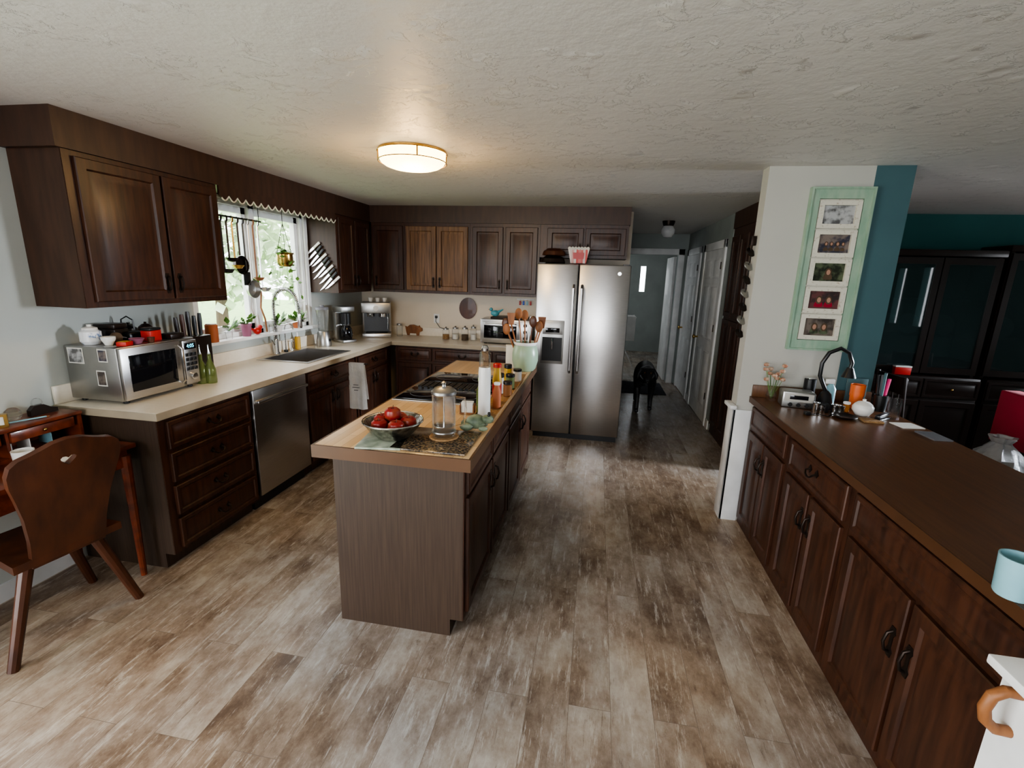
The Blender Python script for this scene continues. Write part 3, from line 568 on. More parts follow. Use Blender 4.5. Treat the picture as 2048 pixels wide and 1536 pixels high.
def potplant(name,label,y,r,h,pm,nl,ll,x=-2.785,up=1,z=SZ):
    t=thing(name,label,'plant',(x,y,z))
    MB().lathe([(0,0),(r*.75,0),(r,h),(r*1.08,h),(r*1.08,h*.86),(r*.9,h*.9),(0,h*.9)]).build('pot',pm,t)
    m=MB(); s=MB()
    for i in range(nl):
        a=random.uniform(0,2*PI); e=random.uniform(.3,1.2)*up; d=V((abs(math.cos(a))*.45,math.sin(a),e)).normalized(); q=V((0,0,h*.9))+d*ll*random.uniform(.2,.7)
        s.tube([(0,0,h*.88),q],.0012,4); m.leaf(q,d+V((0,0,random.uniform(-.7,.3))),ll*.6,ll*.16)
    s.build('stems',GREEN,t); m.build('leaves',GREEN,t); return t
potplant('potted_plant','small plant in a clear glass on the window sill',silly(455),.03,.07,GLASS,18,.12)
potplant('potted_plant','leafy plant in a mauve pot on the window sill',silly(491),.040,.10,PURPLE,26,.10)
potplant('potted_plant','small green plant in a white pot right of the red bird',silly(556),.034,.055,CERAM,22,.11)
potplant('potted_plant','bushy green plant in a terracotta pot at the right end of sill',min(4.22,silly(592)),.034,.055,ORANGE,30,.13)
t=thing('lucky_bamboo','tall twisted bamboo stalk in a small glass on the sill','plant',(-2.775,silly(530),SZ))
MB().lathe([(0,0),(.022,0),(.024,.07),(.021,.07),(.02,.006),(0,.006)]).build('glass',GLASS,t); MB().tube([(0,0,.01),(0,-.01,.12),(0,-.05,.22),(0,-.03,.34),(0,-.06,.44)],.007).build('stalk',SPOON,t)
m=MB()
for i in range(10): m.leaf((0,-.06,.42),(random.uniform(0,.5),random.uniform(-1,1),random.uniform(0,1)),.10,.012)
m.build('leaves',GREEN,t)
t=thing('bird_figurine','glossy red bird figurine on the window sill','figurine',(-2.775,silly(514)-.02,SZ),H)
MB().ball((0,0,.032),.030,(1.35,.9,1)).ball((.034,0,.060),.019).tube([(-.03,0,.035),(-.085,0,.065)],[.015,.004]).build('bird_body',RED,t); MB().tube([(.048,0,.058),(.064,0,.056)],[.005,.001]).build('beak',ORANGE,t)
p=onx(570,520,-2.66)
t=thing('hanging_planter','brass hanging pot with trailing plant in front of the window','hanging planter',(p.x,p.y,p.z-.055))
MB().lathe([(0,0),(.045,0),(.066,.035),(.064,.10),(.075,.108),(.072,.115),(.058,.10),(.055,.03),(0,.01)]).build('pot',BRASS,t)
for a in (0,2.1,4.2): MB().tube([(.066*math.cos(a),.066*math.sin(a),.108),(0,0,2.19-p.z-.1),(0,0,2.245-p.z-.002)],.0025,5).build('chain',BRONZE,t)
m=MB(); s=MB()
for i in range(16):
    a=i*2*PI/16+.2; l_=random.uniform(.12,.32); d=V((math.cos(a)*.35,math.sin(a),0)); pts=[V((0,0,.09))+d*.035*k+V((0,0,.05*k-.018*k*k*(l_/.2))) for k in range(0,6)]; s.tube(pts,.0012,4)
    for q in pts[1:]: m.leaf(q,V((random.uniform(-1,1),random.uniform(-1,1),random.uniform(-.6,.6))),.05,.018)
s.build('stems',GREEN,t); m.build('leaves',GREEN,t)
# utensil rail
RY=3.05
t=thing('utensil_rail','black iron hanging rail at the left of the window','rail',(-2.66,RY,2.02))
MB().tube([(0,0,0),(0,.46,0)],.007).tube([(0,.02,0),(0,.02,.165)],.003,5).tube([(0,.44,0),(0,.44,.165)],.003,5).build('rail_bar',BLACK,t)
ul=[('ladle','long black ladle hanging first on the rail',BLACK,.36,.05),('ladle','bronze scoop hanging second, between black ladle and skimmer',BRONZE,.28,.045),('ladle','copper skimmer hanging third on the rail',BRASS,.33,.045),('pan','small bronze pan hanging in the middle of the rail',BRONZE,.26,.07),('spatula','black slotted turner hanging fifth on the rail',BLACK,.38,.035),('pan','small steel strainer pan hanging low, sixth on the rail',DSTEEL,.44,.07),('ladle','brown wooden paddle hanging seventh on the rail',SPOON,.42,.04),('ladle','large steel ladle at the far end of the rail',CHROME,.50,.05)]
for i,(k,lb,mm,l_,r) in enumerate(ul):
    yy=.04+i*.054
    t=thing('hanging_utensil',lb,'utensil',(-2.66,RY+yy,2.012),0,'utensils hanging on the window rail')
    MB().tube([(0,0,.012),(.012,0,.004),(.008,0,-.02),(0,0,-.03),(0,0,-l_)],.0065,6).build('handle',mm,t)
    if k=='spatula': MB().box(-.003,-.035,-l_-.10,.003,.035,-l_,.002).build('blade',mm,t)
    elif k=='pan': MB().lathe([(0,0),(r*.8,0),(r,.035),(r*.96,.035),(r*.77,.004),(0,.004)],M=Matrix.Translation((-.02,0,-l_-r))@Matrix.Rotation(H,4,'Y')).build('pan_body',mm,t)
    else: MB().lathe([(0,-r*.7),(r*.6,-r*.55),(r,0),(r*.94,0),(r*.55,-r*.45),(0,-r*.6)],c=(.02,0,-l_)).build('bowl',mm,t)
YK=4.372
a0=ony(630,497,YK); a1=ony(670,565,YK)
one('magnetic_strip',MB().tube([a0+V((0,-.006,.01)),a1+V((0,-.006,.01))],.006,6),BLACK,'black magnetic knife strip on the cabinet end panel','knife strip')
dsc=['topmost','second from the top','third from the top','fourth from the top','fifth from the top','fifth from the bottom','fourth from the bottom','third from the bottom','second from the bottom','lowest']
for i in range(10):
    f=i/9; p=a0.lerp(a1,f); t=thing('kitchen_knife','steel kitchen knife on the magnetic strip, %s'%dsc[i],'knife',(p.x-.01,YK-.016,p.z+.01),0,'knives on the magnetic strip')
    M=Matrix.Rotation(-math.radians(40+3*(i%3)),4,'Y'); l_=.12+.03*((i*7)%3)
    MB().plate([(-l_,0),(-l_*.7,-.014),(0,-.019),(0,.004)],[],.002,M).build('blade',CHROME,t)
    MB().box(.001,-.005,-.02,.085,.007,.003,.003,M=M).build('handle',BLACK if i%3 else CERAM,t)
# ---------------- appliances at corner ----------------
yb=onx(646,650,-2.66).y
t=thing('blender','blender with clear jar on a grey base near the window','blender',(-2.66,yb,.9205))
MB().lathe([(0,0),(.07,0),(.073,.02),(.055,.14),(.048,.15),(0,.15)]).build('base',DSTEEL,t)
MB().lathe([(0,.151),(.046,.151),(.062,.36),(.058,.36),(.044,.16),(0,.16)]).build('jar',GLASS,t)
MB().lathe([(0,.361),(.064,.361),(.062,.385),(.02,.39),(.018,.405),(0,.407)]).build('lid',GREY,t)
MB().lathe(cylp(.018,.01,0,.002),M=Matrix.Translation((.058,0,.06))@Matrix.Rotation(H,4,'Y')).build('dial',BLACK,t)
yb=onx(688,650,-2.62).y
t=thing('coffee_maker','steel and black drip coffee maker with glass carafe','coffee maker',(-2.62,yb,.9205),-.5)
MB().box(-.09,-.08,0,.10,.08,.03,.006).box(-.09,-.08,.0305,-.02,.08,.32,.006).box(-.09,-.08,.321,.09,.08,.38,.01).build('body',DSTEEL,t)
c=MB().lathe([(0,.035),(.05,.035),(.062,.08),(.05,.15),(.035,.18),(0,.18)],c=(.045,0,0)).build('carafe',BGLASS,t); MB().tube([(.10,0,.15),(.135,0,.14),(.13,0,.07),(.105,0,.07)],.007).build('handle',BLACK,c)
MB().lathe(cylp(.05,.12,.19),c=(.04,0,0)).build('filter_basket',BLACK,t)
t=thing('espresso_machine','chrome espresso machine in the counter corner','espresso machine',(-2.50,5.15,.9205),.4)
MB().box(-.16,-.12,0,.16,.14,.05,.008).box(-.16,.02,.0505,.16,.14,.40,.01).box(-.16,-.12,.28,.16,.019,.40,.012).build('body',STEEL,t)
MB().box(-.14,-.123,.285,.14,-.1205,.385,.001).build('control_panel',DSTEEL,t)
MB().lathe(cylp(.030,.006,0,.001),M=Matrix.Translation((0,-.124,.335))@RX).build('gauge',CERAM,t)
for k in (-1,1): MB().lathe(cylp(.037,.04,.235),c=(k*.065,-.05,0)).build('group_head',CHROME,t)
MB().tube([(-.065,-.05,.25),(-.065,-.19,.245)],.012).build('portafilter_handle',BLACK,t)
MB().tube([(.12,-.09,.28),(.13,-.12,.22),(.125,-.125,.1)],.005).build('steam_wand',CHROME,t)
MB().box(-.12,-.11,.0505,.12,.01,.056,.001).build('drip_tray',BLACK,t)
MB().box(-.14,.0,.06,.14,.019,.27).build('back_panel',BLACK,t)
for k in (-.08,.0,.08): one('espresso_cup',MB().lathe([(0,0),(.02,0),(.03,.045),(.027,.045),(.018,.004),(0,.004)]),CERAM,'small white cup on top of the espresso machine, %s'%{-.08:'left one',.0:'middle one',.08:'right one'}[k],'cup',(-2.50+k*.9,5.19+k*.4,1.3215),0,'cups on the espresso machine')
xg=ony(797,650,5.25).x
turned('glass_canister','tall clear glass canister right of the espresso machine','jar',(xg,5.28,.9205),[('jar_body',cylp(.035,.13),GLASS),('lid',cylp(.032,.02,.131),DSTEEL)])
xp=ony(827,650,5.40).x
def blob(fn,n=28): return [fn(2*PI*i/n) for i in range(n)]
pig=[(-.10,.05),(-.085,.0),(-.06,.0),(-.055,.025),(.03,.025),(.035,0),(.06,0),(.068,.04),(.09,.05),(.105,.06),(.105,.09),(.08,.10),(.07,.125),(.055,.11),(0,.13),(-.05,.125),(-.085,.10),(-.11,.11),(-.105,.09)]
one('pig_board',MB().plate(pig,[blob(lambda a:(.06+.006*math.cos(a),.085+.006*math.sin(a)),8)],.018),SPOON,'pig-shaped wooden cutting board leaning by the back wall','cutting board',(xp,5.405,.9205))
pr=ony(935,617,5.42)
one('round_board',MB().plate(blob(lambda a:(.105*math.sin(a),-.125*math.cos(a))),[blob(lambda a:(.008*math.cos(a),.10+.008*math.sin(a)),8)],.015),CHAIRW,'oval brown wooden board hung on the back wall','cutting board',(pr.x,5.434,pr.z))
po=ony(873,637,5.44)
t=thing('wall_outlet','white wall outlet with black plug above back counter','outlet',(po.x,5.4485,po.z)); MB().box(-.035,-.006,-.055,.035,0,.055,.002).build('cover_plate',WHITE,t); MB().box(-.014,-.03,.005,.014,-.0065,.035,.004).build('plug',BLACK,t); MB().tube([(0,-.028,.01),(0,-.04,-.03),(.05,-.04,-.10),(.12,-.05,-.12)],.0035).build('cord',BLACK,t)
for i,(px,r,h,lb) in enumerate(((892,.04,.14,'glass storage jar, leftmost of the row on the back counter'),(911,.042,.15,'glass storage jar, second of the row on the back counter'),(930,.042,.16,'glass storage jar with dark contents, third of the row'),(947,.036,.17,'narrow glass storage jar beside the toaster oven'))):
    xx=ony(px,655,5.22+.05*(i%2)).x; turned('storage_jar',lb,'jar',(xx,5.22+.05*(i%2),.9205),[('jar_body',[(0,0),(r,0),(r,h*.75),(r*.75,h*.82),(0,h*.82)],GLASS),('contents',cylp(r*.88,h*.4,.004),(CORK,PAPER,BARK,CERAM)[i]),('lid',[(0,h*.825),(r*.8,h*.825),(r*.8,h*.92),(r*.2,h*.94),(r*.3,h),(0,h+.01)],DSTEEL)],'glass storage jars on the back counter')
t=thing('toaster_oven','silver toaster oven beside the fridge','toaster oven',(-1.235,5.03,.9205))
MB().box(0,.015,.015,.57,.34,.275,.008).build('body',STEEL,t)
d=MB().box(.02,0,.04,.43,.014,.25,.004).build('door',STEEL,t); MB().box(.045,-.003,.07,.405,-.0005,.21,.001).build('door_window',BGLASS,d); MB().tube([(.05,-.002,.228),(.06,-.03,.232),(.39,-.03,.232),(.40,-.002,.228)],.007).build('handle',CHROME,d)
MB().box(.44,0,.03,.56,.014,.26,.003).build('control_panel',STEEL,t)
for k in range(3): MB().lathe(cylp(.02,.02),M=Matrix.Translation((.50,0,.08+k*.07))@RX).build('knob',BLACK,t)
for x in (.05,.52):
    for y in (.05,.30): MB().lathe(cylp(.015,.015)).build('foot',BLACK,t,(x,y,0))
one('cookie_sheet',MB().box(-.2,-.12,0,.2,.12,.02,.004),BRONZE,'dark baking tray lying on the toaster oven','baking tray',(-.93,5.20,1.197))
xx=ony(990,618,5.12).x
t=thing('ceramic_bird','turquoise ceramic bird on top of the toaster oven','figurine',(xx,5.13,1.218)); MB().ball((0,0,.035),.038,(1.3,.9,.9)).ball((-.045,0,.075),.02).tube([(.035,0,.05),(.09,0,.08)],[.016,.006]).build('bird_body',mat('turquoise_glaze',(.10,.36,.42),rough=.2),t); MB().tube([(-.062,0,.075),(-.08,0,.072)],[.006,.001]).build('beak',ORANGE,t)
cl=[(1040,RED,'red'),(1047,mat('blue_plastic',(.03,.1,.5),rough=.4),'dark blue'),(1054,LBLUE,'light blue'),(1061,RED,'crimson')]
one('hook_strip',MB().box(-.10,-.008,-.006,.10,0,.006,.001),WHITE,'small white hook strip under the cabinet beside the fridge','hook strip',(ony(1051,594,5.43).x,5.4485,1.40))
for px,mm,nm in cl:
    p=ony(px,600,5.42); t=thing('bag_clip','%s plastic clip hanging beside the fridge'%nm,'clip',(p.x,5.436,1.335),0,'clips on the hook strip'); MB().box(-.010,-.006,0,.010,.0,.045,.002).build('clip_jaw',mm,t); MB().tube([(0,-.003,.045),(0,-.003,.062)],.002,5).build('loop',CHROME,t)
# towel on bar
one('towel_bar',MB().tube([(-2.239,3.95,.835),(-2.03,3.95,.835)],.006).ball((-2.03,3.95,.835),.009),BRONZE,'short dark towel bar sticking out from the sink cabinet','towel bar')
m=MB(); nx,nz=12,16
for side in (1,-1):
    g=[]
    for j in range(nz+1):
        v_=j/nz; row=[]
        for i in range(nx+1):
            u=i/nx; row.append(m.b.verts.new(((u-.5)*(.15+.03*v_)+.01*v_,side*(-.009-.010*math.sin(u*10)*v_-.012*v_),-.43*v_*(1 if side==1 else .8)-.01*math.sin(u*3)*v_)))
        g.append(row)
    for j in range(nz):
        for i in range(nx): m.b.faces.new((g[j][i],g[j+1][i],g[j+1][i+1],g[j][i+1]))
bmesh.ops.solidify(m.b,geom=m.b.faces[:],thickness=.002)
t=thing('dish_towel','white dish towel with dark printed rows hanging from the bar','towel',(-2.13,3.95,.843)); m.build('cloth',CLOTH,t)
m=MB()
for i,(zz,wd_) in enumerate(((-.20,.05),(-.225,.07),(-.25,.04))): m.box(-wd_/2,-.034,zz-.006,wd_/2,-.032,zz,)
m.build('print',GREY,t)
# ---------------- right side ----------------
GR='base cabinets of the right peninsula'
cabinet('peninsula_cabinet','dark brown peninsula cabinet nearest the white pier',(1.097,3.314,0),-H,.655,.68,.878,[('drawer',.03,.72,.625,.86,None),('door',.03,.05,.32,.69,(.29,.55,True)),('door',.335,.05,.625,.69,(.365,.55,True))],0,GR)
cabinet('peninsula_cabinet','dark brown middle peninsula cabinet with a drawer pull',(1.097,2.657,0),-H,.66,.68,.878,[('drawer',.03,.70,.63,.86,(.33,.79,False)),('door',.03,.05,.32,.67,(.29,.53,True)),('door',.34,.05,.63,.67,(.37,.53,True))],0,GR)
cabinet('peninsula_cabinet','wide dark brown peninsula cabinet with two large doors nearest the camera',(1.097,1.995,0),-H,.89,.68,.878,[('drawer',.03,.70,.86,.86,None),('door',.03,.05,.435,.67,(.40,.48,True)),('door',.455,.05,.86,.67,(.49,.48,True))],0,GR)
t=thing('peninsula_worktop','brown wood-look worktop on the right peninsula','worktop',(0,0,0))
MB().box(1.072,1.12,.8795,1.82,3.332,.92).build('surface',RTOP,t); MB().box(1.066,1.12,.8795,1.0715,3.332,.9195).build('edge_band',mat('brown_edge',(.07,.03,.013),rough=.35),t)
MB().box(1.075,3.312,.9205,1.79,3.331,1.0,.002).build('backsplash',RTOP,t)
one('curved_handle',MB().tube([(.984,1.05,.80),(.955,1.05,.802),(.932,1.05,.785),(.924,1.05,.752),(.932,1.05,.720),(.955,1.05,.700),(.984,1.05,.698)],.0125,12),SPOON,'curved wooden handle on the low white wall, bottom right','handle')
def right(px,py): return onz(px,py,.9205)
RZ=.9205
t=thing('flower_vase','small clear vase of dried rust-red flowers','vase',(1.17,3.25,RZ)); MB().lathe([(0,0),(.03,0),(.034,.03),(.02,.07),(.024,.09),(.02,.09),(.016,.07),(.03,.03),(0,.006)]).build('vase_body',GLASS,t)
FLW=mat('dried_flower',(.36,.13,.07),(.48,.38,.28),rough=.8,scale=60); s=MB()
for i in range(11):
    a=i*.9; q=V((.055*math.cos(a),.04*math.sin(a),.14+.03*(i%4))); s.tube([(0,0,.01),(q*.5),q],.0015,4); MB().ball(q,.018,(1,1,.7),8).build('flower_head',FLW,t)
s.build('stems',GREEN,t)
t=thing('radio','small silver radio box with black front knobs','radio',(1.275,3.13,RZ),-.15)
MB().box(-.09,-.06,0,.09,.06,.10,.008).build('casing',DSTEEL,t); MB().box(-.08,-.063,.04,.08,-.0605,.092,.001).build('face_plate',mat('beige_plastic',(.42,.40,.36),rough=.4),t)
for k in (-1,0,1): MB().lathe(cylp(.012,.012,0,.002),M=Matrix.Translation((k*.045,-.061,.022))@RX).build('knob',BLACK,t)
MB().box(-.05,-.065,.055,.05,-.0632,.08,.0005).build('dial_window',BGLASS,t)
t=thing('desk_lamp','black gooseneck lamp on the right counter','lamp',(1.44,3.14,RZ))
MB().lathe([(0,0),(.06,0),(.06,.01),(.045,.03),(.03,.09),(.012,.11),(0,.11)]).build('base',BLACK,t)
MB().tube([(0,0,.10),(-.05,0,.20),(-.05,0,.28),(-.02,0,.345),(.04,0,.375),(.09,0,.35),(.115,0,.29),(.11,0,.25)],.012,10).build('gooseneck',BLACK,t)
MB().lathe([(0,.26),(.018,.26),(.040,.20),(.036,.20),(.014,.25),(0,.25)],c=(.11,0,0)).build('lamp_head',BLACK,t)
for i,(px,py,r,h) in enumerate(((1604,808,.024,.06),(1625,816,.024,.05),(1645,814,.024,.055),(1634,803,.024,.05))):
    p=right(px,py); turned('steel_cup','small shiny steel cup, %s of four in front of the black lamp'%('leftmost','nearest','rightmost','rear')[i],'cup',(p.x,min(p.y,3.0),RZ),[('c',[(0,0),(r*.8,0),(r,h),(r*.92,h),(r*.7,.004),(0,.004)],CHROME)],'steel cups by the black lamp')
turned('sugar_bowl','white lidded ceramic sugar bowl on the right counter','bowl',(1.60,3.02,RZ),[('bowl_body',[(0,0),(.035,0),(.055,.03),(.055,.05),(.045,.065),(0,.065)],CERAM),('lid',[(0,.0655),(.046,.0655),(.03,.08),(.008,.085),(.01,.095),(0,.1)],CERAM)])
turned('ridged_cup','orange ridged cup behind the white sugar bowl','cup',(1.64,3.19,RZ),[('c',[(0,0),(.03,0),(.032,.03),(.034,.03),(.036,.08),(.039,.08),(.04,.15),(.036,.15),(.027,.005),(0,.005)],mat('orange_plastic',(.70,.14,.03),rough=.4))])
turned('drinking_glass','clear drinking glass right of the white sugar bowl','glass',(1.74,2.98,RZ),[('c',[(0,0),(.032,0),(.036,.12),(.033,.12),(.029,.006),(0,.006)],GLASS)])
t=thing('pen_holder','dark pot of pens with one bright pink','pen holder',(1.76,3.16,RZ)); MB().lathe([(0,0),(.035,0),(.038,.10),(.034,.10),(.031,.006),(0,.006)]).build('pot',BLACK,t)
for i,(mm,a,b_) in enumerate(((PINK,.02,.0),(BLACK,-.02,.02),(BLUE,-.01,-.02),(PINK,.03,.01),(GREY,0,.02))): MB().tube([(a*.5,b_*.5,.01),(a*1.2,b_*1.2,.20+.02*(i%3))],.008,6).build('pen',mm,t)
for i,(x,y,w_,h_,mm,lb) in enumerate(((1.74,2.84,.12,.10,PAPER,'small stack of white paper on the right counter'),(1.76,2.66,.09,.14,GREY,'dark grey pamphlet on the right counter edge'),(1.58,2.88,.10,.07,CORK,'folded tan letter in front of the sugar bowl'))):
    one('paper_sheet',MB().box(-w_/2,-h_/2,0,w_/2,h_/2,.004+.003*i),mm,lb,'papers',(x,y,RZ),.15-.1*i,'papers on the right counter')
turned('small_plate','small dark dish on the right counter','dish',(1.46,2.92,RZ),[('c',[(0,0),(.04,0),(.065,.012),(.063,.015),(.04,.004),(0,.004)],DARKW)])
one('charger_cable',MB().tube([(0,0,.004),(.05,.02,.004),(.09,-.02,.004),(.13,.03,.004),(.16,.0,.004)],.003,6).box(-.03,-.015,0,.0,.015,.02,.003),BLACK,'black charger cable lying near the steel cups','cable',(1.28,2.93,RZ))
t=thing('speaker','small round black speaker between radio and lamp','speaker',(1.385,3.24,RZ)); MB().lathe(cylp(.035,.16)).build('speaker_body',BLACK,t); MB().lathe(cylp(.030,.004,.1605,.001)).build('top_plate',CHROME,t)
t=thing('spray_bottle','pale blue spray bottle behind the lamp against the wall','bottle',(1.52,3.26,RZ)); MB().lathe([(0,0),(.03,0),(.03,.10),(.012,.13),(0,.13)]).build('bottle_body',LBLUE,t); MB().box(-.035,-.01,.131,.015,.01,.16,.004).build('trigger_head',WHITE,t)
t=thing('booklet','dark teal booklet leaning on the pier wall','booklet',(1.68,3.28,RZ),.05); MB().box(-.06,0,0,.06,.01,.17,.002).build('cover',BLUE,t); MB().box(-.058,.0105,.002,.058,.013,.168).build('pages',PAPER,t)
t=thing('small_camera','small black camera with silver lens by the steel cups','camera',(1.375,3.03,RZ),-.2); MB().box(-.04,-.02,0,.04,.02,.055,.005).build('camera_body',BLACK,t); MB().lathe(cylp(.018,.02,0,.002),M=Matrix.Translation((0,-.0205,.028))@RX).build('lens',CHROME,t)
t=thing('pill_bottle','small amber bottle with white cap beside the sugar bowl','bottle',(1.53,3.06,RZ)); MB().lathe(cylp(.018,.05)).build('bottle_body',mat('amber_plastic',(.45,.16,.03),rough=.2),t); MB().lathe(cylp(.020,.014,.0505)).build('cap',WHITE,t)
t=thing('stapler','black stapler lying between papers and sugar bowl','stapler',(1.66,2.93,RZ),.7); MB().box(-.06,-.016,0,.06,.016,.012,.003).build('base',BLACK,t); MB().box(-.06,-.013,.018,.058,.013,.038,.005,M=Matrix.Rotation(-.06,4,'Y')).build('arm',BLACK,t)
p=onz(2022,1190,RZ)
t=thing('mug','light blue mug at the right edge of the brown worktop','mug',(p.x,p.y,RZ)); MB().lathe([(0,0),(.034,0),(.037,.005),(.042,.105),(.038,.105),(.034,.008),(0,.008)],seg=28).build('mug_body',LBLUE,t); MB().tube([(.038,0,.085),(.068,0,.08),(.07,0,.04),(.037,0,.03)],.006).build('handle',LBLUE,t)
one('sunglasses_case',MB().box(-.045,-.08,0,.045,.08,.035,.014),BLACK,'black soft case beside the light blue mug','case',(p.x+.09,p.y-.055,RZ),.3)
# photo frame
t=thing('photo_collage','tall distressed mint green frame with five stacked photos','picture frame',(1.409,3.331,1.255))
W_,H_=.175,.985; IW=.122
o=MB(); o.plate([(-W_,0),(W_,0),(W_,H_),(-W_,H_)],[[(-IW,.065),(IW,.065),(IW,H_-.065),(-IW,H_-.065)]],.028,Matrix.Translation((0,-.030,0)))
for q in ((-W_,0,W_,.012),(-W_,H_-.012,W_,H_),(-W_,.012,-W_+.012,H_-.012),(W_-.012,.012,W_,H_-.012)): o.box(q[0],-.042,q[1],q[2],-.0302,q[3])
o.build('outer_frame',MINTW,t)
MB().box(-IW+.001,-.012,.066,IW-.001,-.003,H_-.066).build('backing',IVORY,t)
ph=(H_-.136)/5
for i in range(5):
    z0=.070+i*ph; MB().plate([(-.117,z0),(.117,z0),(.117,z0+ph-.010),(-.117,z0+ph-.010)],[[(-.088,z0+.026),(.088,z0+.026),(.088,z0+ph-.036),(-.088,z0+ph-.036)]],.018,Matrix.Translation((0,-.031,0))).build('mat_border',IVORY,t)
    pc=MB().box(-.089,-.016,z0+.025,.089,-.0125,z0+ph-.035).build('photo',PHD[(4,3,2,1,0)[i]],t)
    zc=z0+ph*.42
    if i<4:
        for hx,ss in ([(0,1)] if i==2 else [(-.026,1),(.030,1)] if i<2 else [(-.04,.55),(-.01,.55),(.025,.6),(.055,.5)]):
            MB().plate(blob(lambda a:(hx+.026*ss*math.cos(a),zc-.030+.036*ss*math.sin(a)*(1 if math.sin(a)>0 else .2)),16),[],.0006,Matrix.Translation((0,-.0168,0))).build('shoulders',(PHD[2],REDC,BARK,BARK)[i],pc)
            MB().plate(blob(lambda a:(hx+.019*ss*math.cos(a),zc+.008+.026*ss*math.sin(a)),16),[],.0006,Matrix.Translation((0,-.0176,0))).build('hair',BARK,pc)
            MB().plate(blob(lambda a:(hx+.011*ss*math.cos(a),zc+.008+.016*ss*math.sin(a)),16),[],.0006,Matrix.Translation((0,-.0184,0))).build('face',SKIN,pc)
t=thing('disc_garland','vertical garland of metal discs hanging on the pier side','wall decoration',(.965,3.40,1.30))
MB().tube([(0,0,.0),(0,0,.62)],.003,5).build('cord',BLACK,t)
for i in range(7): MB().lathe(cylp(.034,.008,0,.002),M=Matrix.Translation((-.004,0,.03+i*.088))@Matrix.Rotation(.9,4,'X')@Matrix.Rotation(.5,4,'Y')).build('disc',DSTEEL if i%2 else BRONZE,t)
MB().box(-.01,-.02,.60,.02,.02,.66,.003).build('hook_plate',BRONZE,t)
fr=[]
for a,b_ in ((.03,.31),(.325,.60),(.63,.90),(.915,1.17)):
    fr.append(('door',a,.10,b_,1.28,None)); fr.append(('door',a,1.31,b_,2.12,None))
cabinet('pantry_cabinet','tall dark brown pantry cabinet at the hallway entrance',(1.362,5.448,0),-H,1.20,.58,2.2,fr,0,None)
struct('trim_5',MB().box(1.35,4.23,2.2005,1.95,5.449,ZT),SOFF)
turned('ceiling_light','small clear globe ceiling light in the hallway','ceiling light',(.80,6.26,ZT-.20),[('globe',[(0,0),(.05,.012),(.082,.06),(.082,.10),(.06,.14),(0,.145)],mat('frosted_globe',(.75,.76,.76),rough=.15,alpha=.6)),('fitting',[(0,.146),(.062,.146),(.075,.19),(.075,.1995),(0,.1995)],BRONZE)])
t=thing('ceiling_light','round glowing flush ceiling light with brass rings','ceiling light',(-1.126,2.86,ZT-.105))
MB().lathe([(0,0),(.05,.001),(.09,.004),(.13,.011),(.16,.021),(.182,.035),(.192,.052),(.194,.095),(0,.095)],seg=64).build('glass_shade',GLOW,t)
for z,r in ((.042,.199),(.092,.202)): MB().tube([(r*math.cos(2*PI*i/64),r*math.sin(2*PI*i/64),z) for i in range(64)],.003,6,True).build('ring',BRASS,t)
for i in range(4): a=i*H+.5; MB().box(.196,-.004,.042,.202,.004,.092,M=Matrix.Rotation(a,4,'Z')).build('strut',BRASS,t)
MB().lathe(cylp(.198,.009,.0955,.001),seg=64).build('ceiling_pan',BRASS,t)
# ---------------- chair & desk ----------------
t=thing('wooden_chair','reddish brown wooden chair with cut-out back pushed to the desk','chair',(-2.40,1.53,0),-H-.15)
MB().plate([(-.20,-.20),(.20,-.20),(.16,.17),(-.16,.17)],[],.035,Matrix.Translation((0,0,.465))@Matrix.Rotation(-H,4,'X')@Matrix.Diagonal((1,1,-1,1))).build('seat',CHAIRW,t)
hb=[(.135,-.03),(.14,.10),(.155,.22),(.175,.31),(.193,.38),(.198,.43),(.188,.468),(.162,.490),(.125,.500),(.09,.512),(.05,.528),(0,.535)]
hb=hb+[(-x,z) for x,z in hb[::-1][1:]]
hole=[(0,.415),(.014,.428),(.026,.440),(.028,.450),(.020,.457),(.009,.456),(0,.448),(-.009,.456),(-.020,.457),(-.028,.450),(-.026,.440),(-.014,.428)]
MB().plate(hb,[hole],.025,Matrix.Translation((0,.172,.45))@Matrix.Rotation(math.radians(-13),4,'X')).build('backrest',CHAIRW,t)
for sx in (-1,1):
    for sy_ in (-1,1): MB().tube([(sx*.12,sy_*.12,.43),(sx*.25,sy_*(.20 if sy_<0 else .155),.0)],[.026,.020],10).build('leg',CHAIRW,t)
t=thing('desk','small red cherry wood writing desk against the left wall','desk',(-2.81,.95,0))
MB().box(0,0,.735,.49,1.005,.76,.005).build('desktop',DESKW,t)
MB().box(.02,.03,.64,.46,.975,.734).build('apron',DESKW,t)
for x in (.04,.455):
    for y in (.04,.965): MB().tube([(x,y,.70),(x,y,.0)],[.026,.015],10).build('leg',DESKW,t)
h=MB().box(.01,.02,.7605,.20,.985,.775).box(.01,.02,.7755,.025,.985,.90).box(.025,.02,.7755,.20,.035,.90).box(.025,.97,.7755,.20,.985,.90).box(.01,.02,.9005,.21,.985,.918,.003)
for y in (.34,.66): h.box(.026,y,.7755,.19,y+.012,.90)
h.build('hutch',DESKW,t)
for i in range(3): q=MB().box(.185,.045+i*.315,.845,.20,.325+i*.312,.895,.003).build('drawer',DESKW,t); MB().ball((.206,.185+i*.313,.87),.008).build('knob',BRASS,q)
lt=['white letter at the near end of the desk pigeonholes','cream letter in the first desk pigeonhole','blue letter beside the near desk divider','white letter past the near desk divider','cream letter in the middle desk pigeonhole','blue letter in the middle desk pigeonhole','white letter past the far desk divider','cream letter in the last desk pigeonhole','blue letter at the far end of the desk pigeonholes']
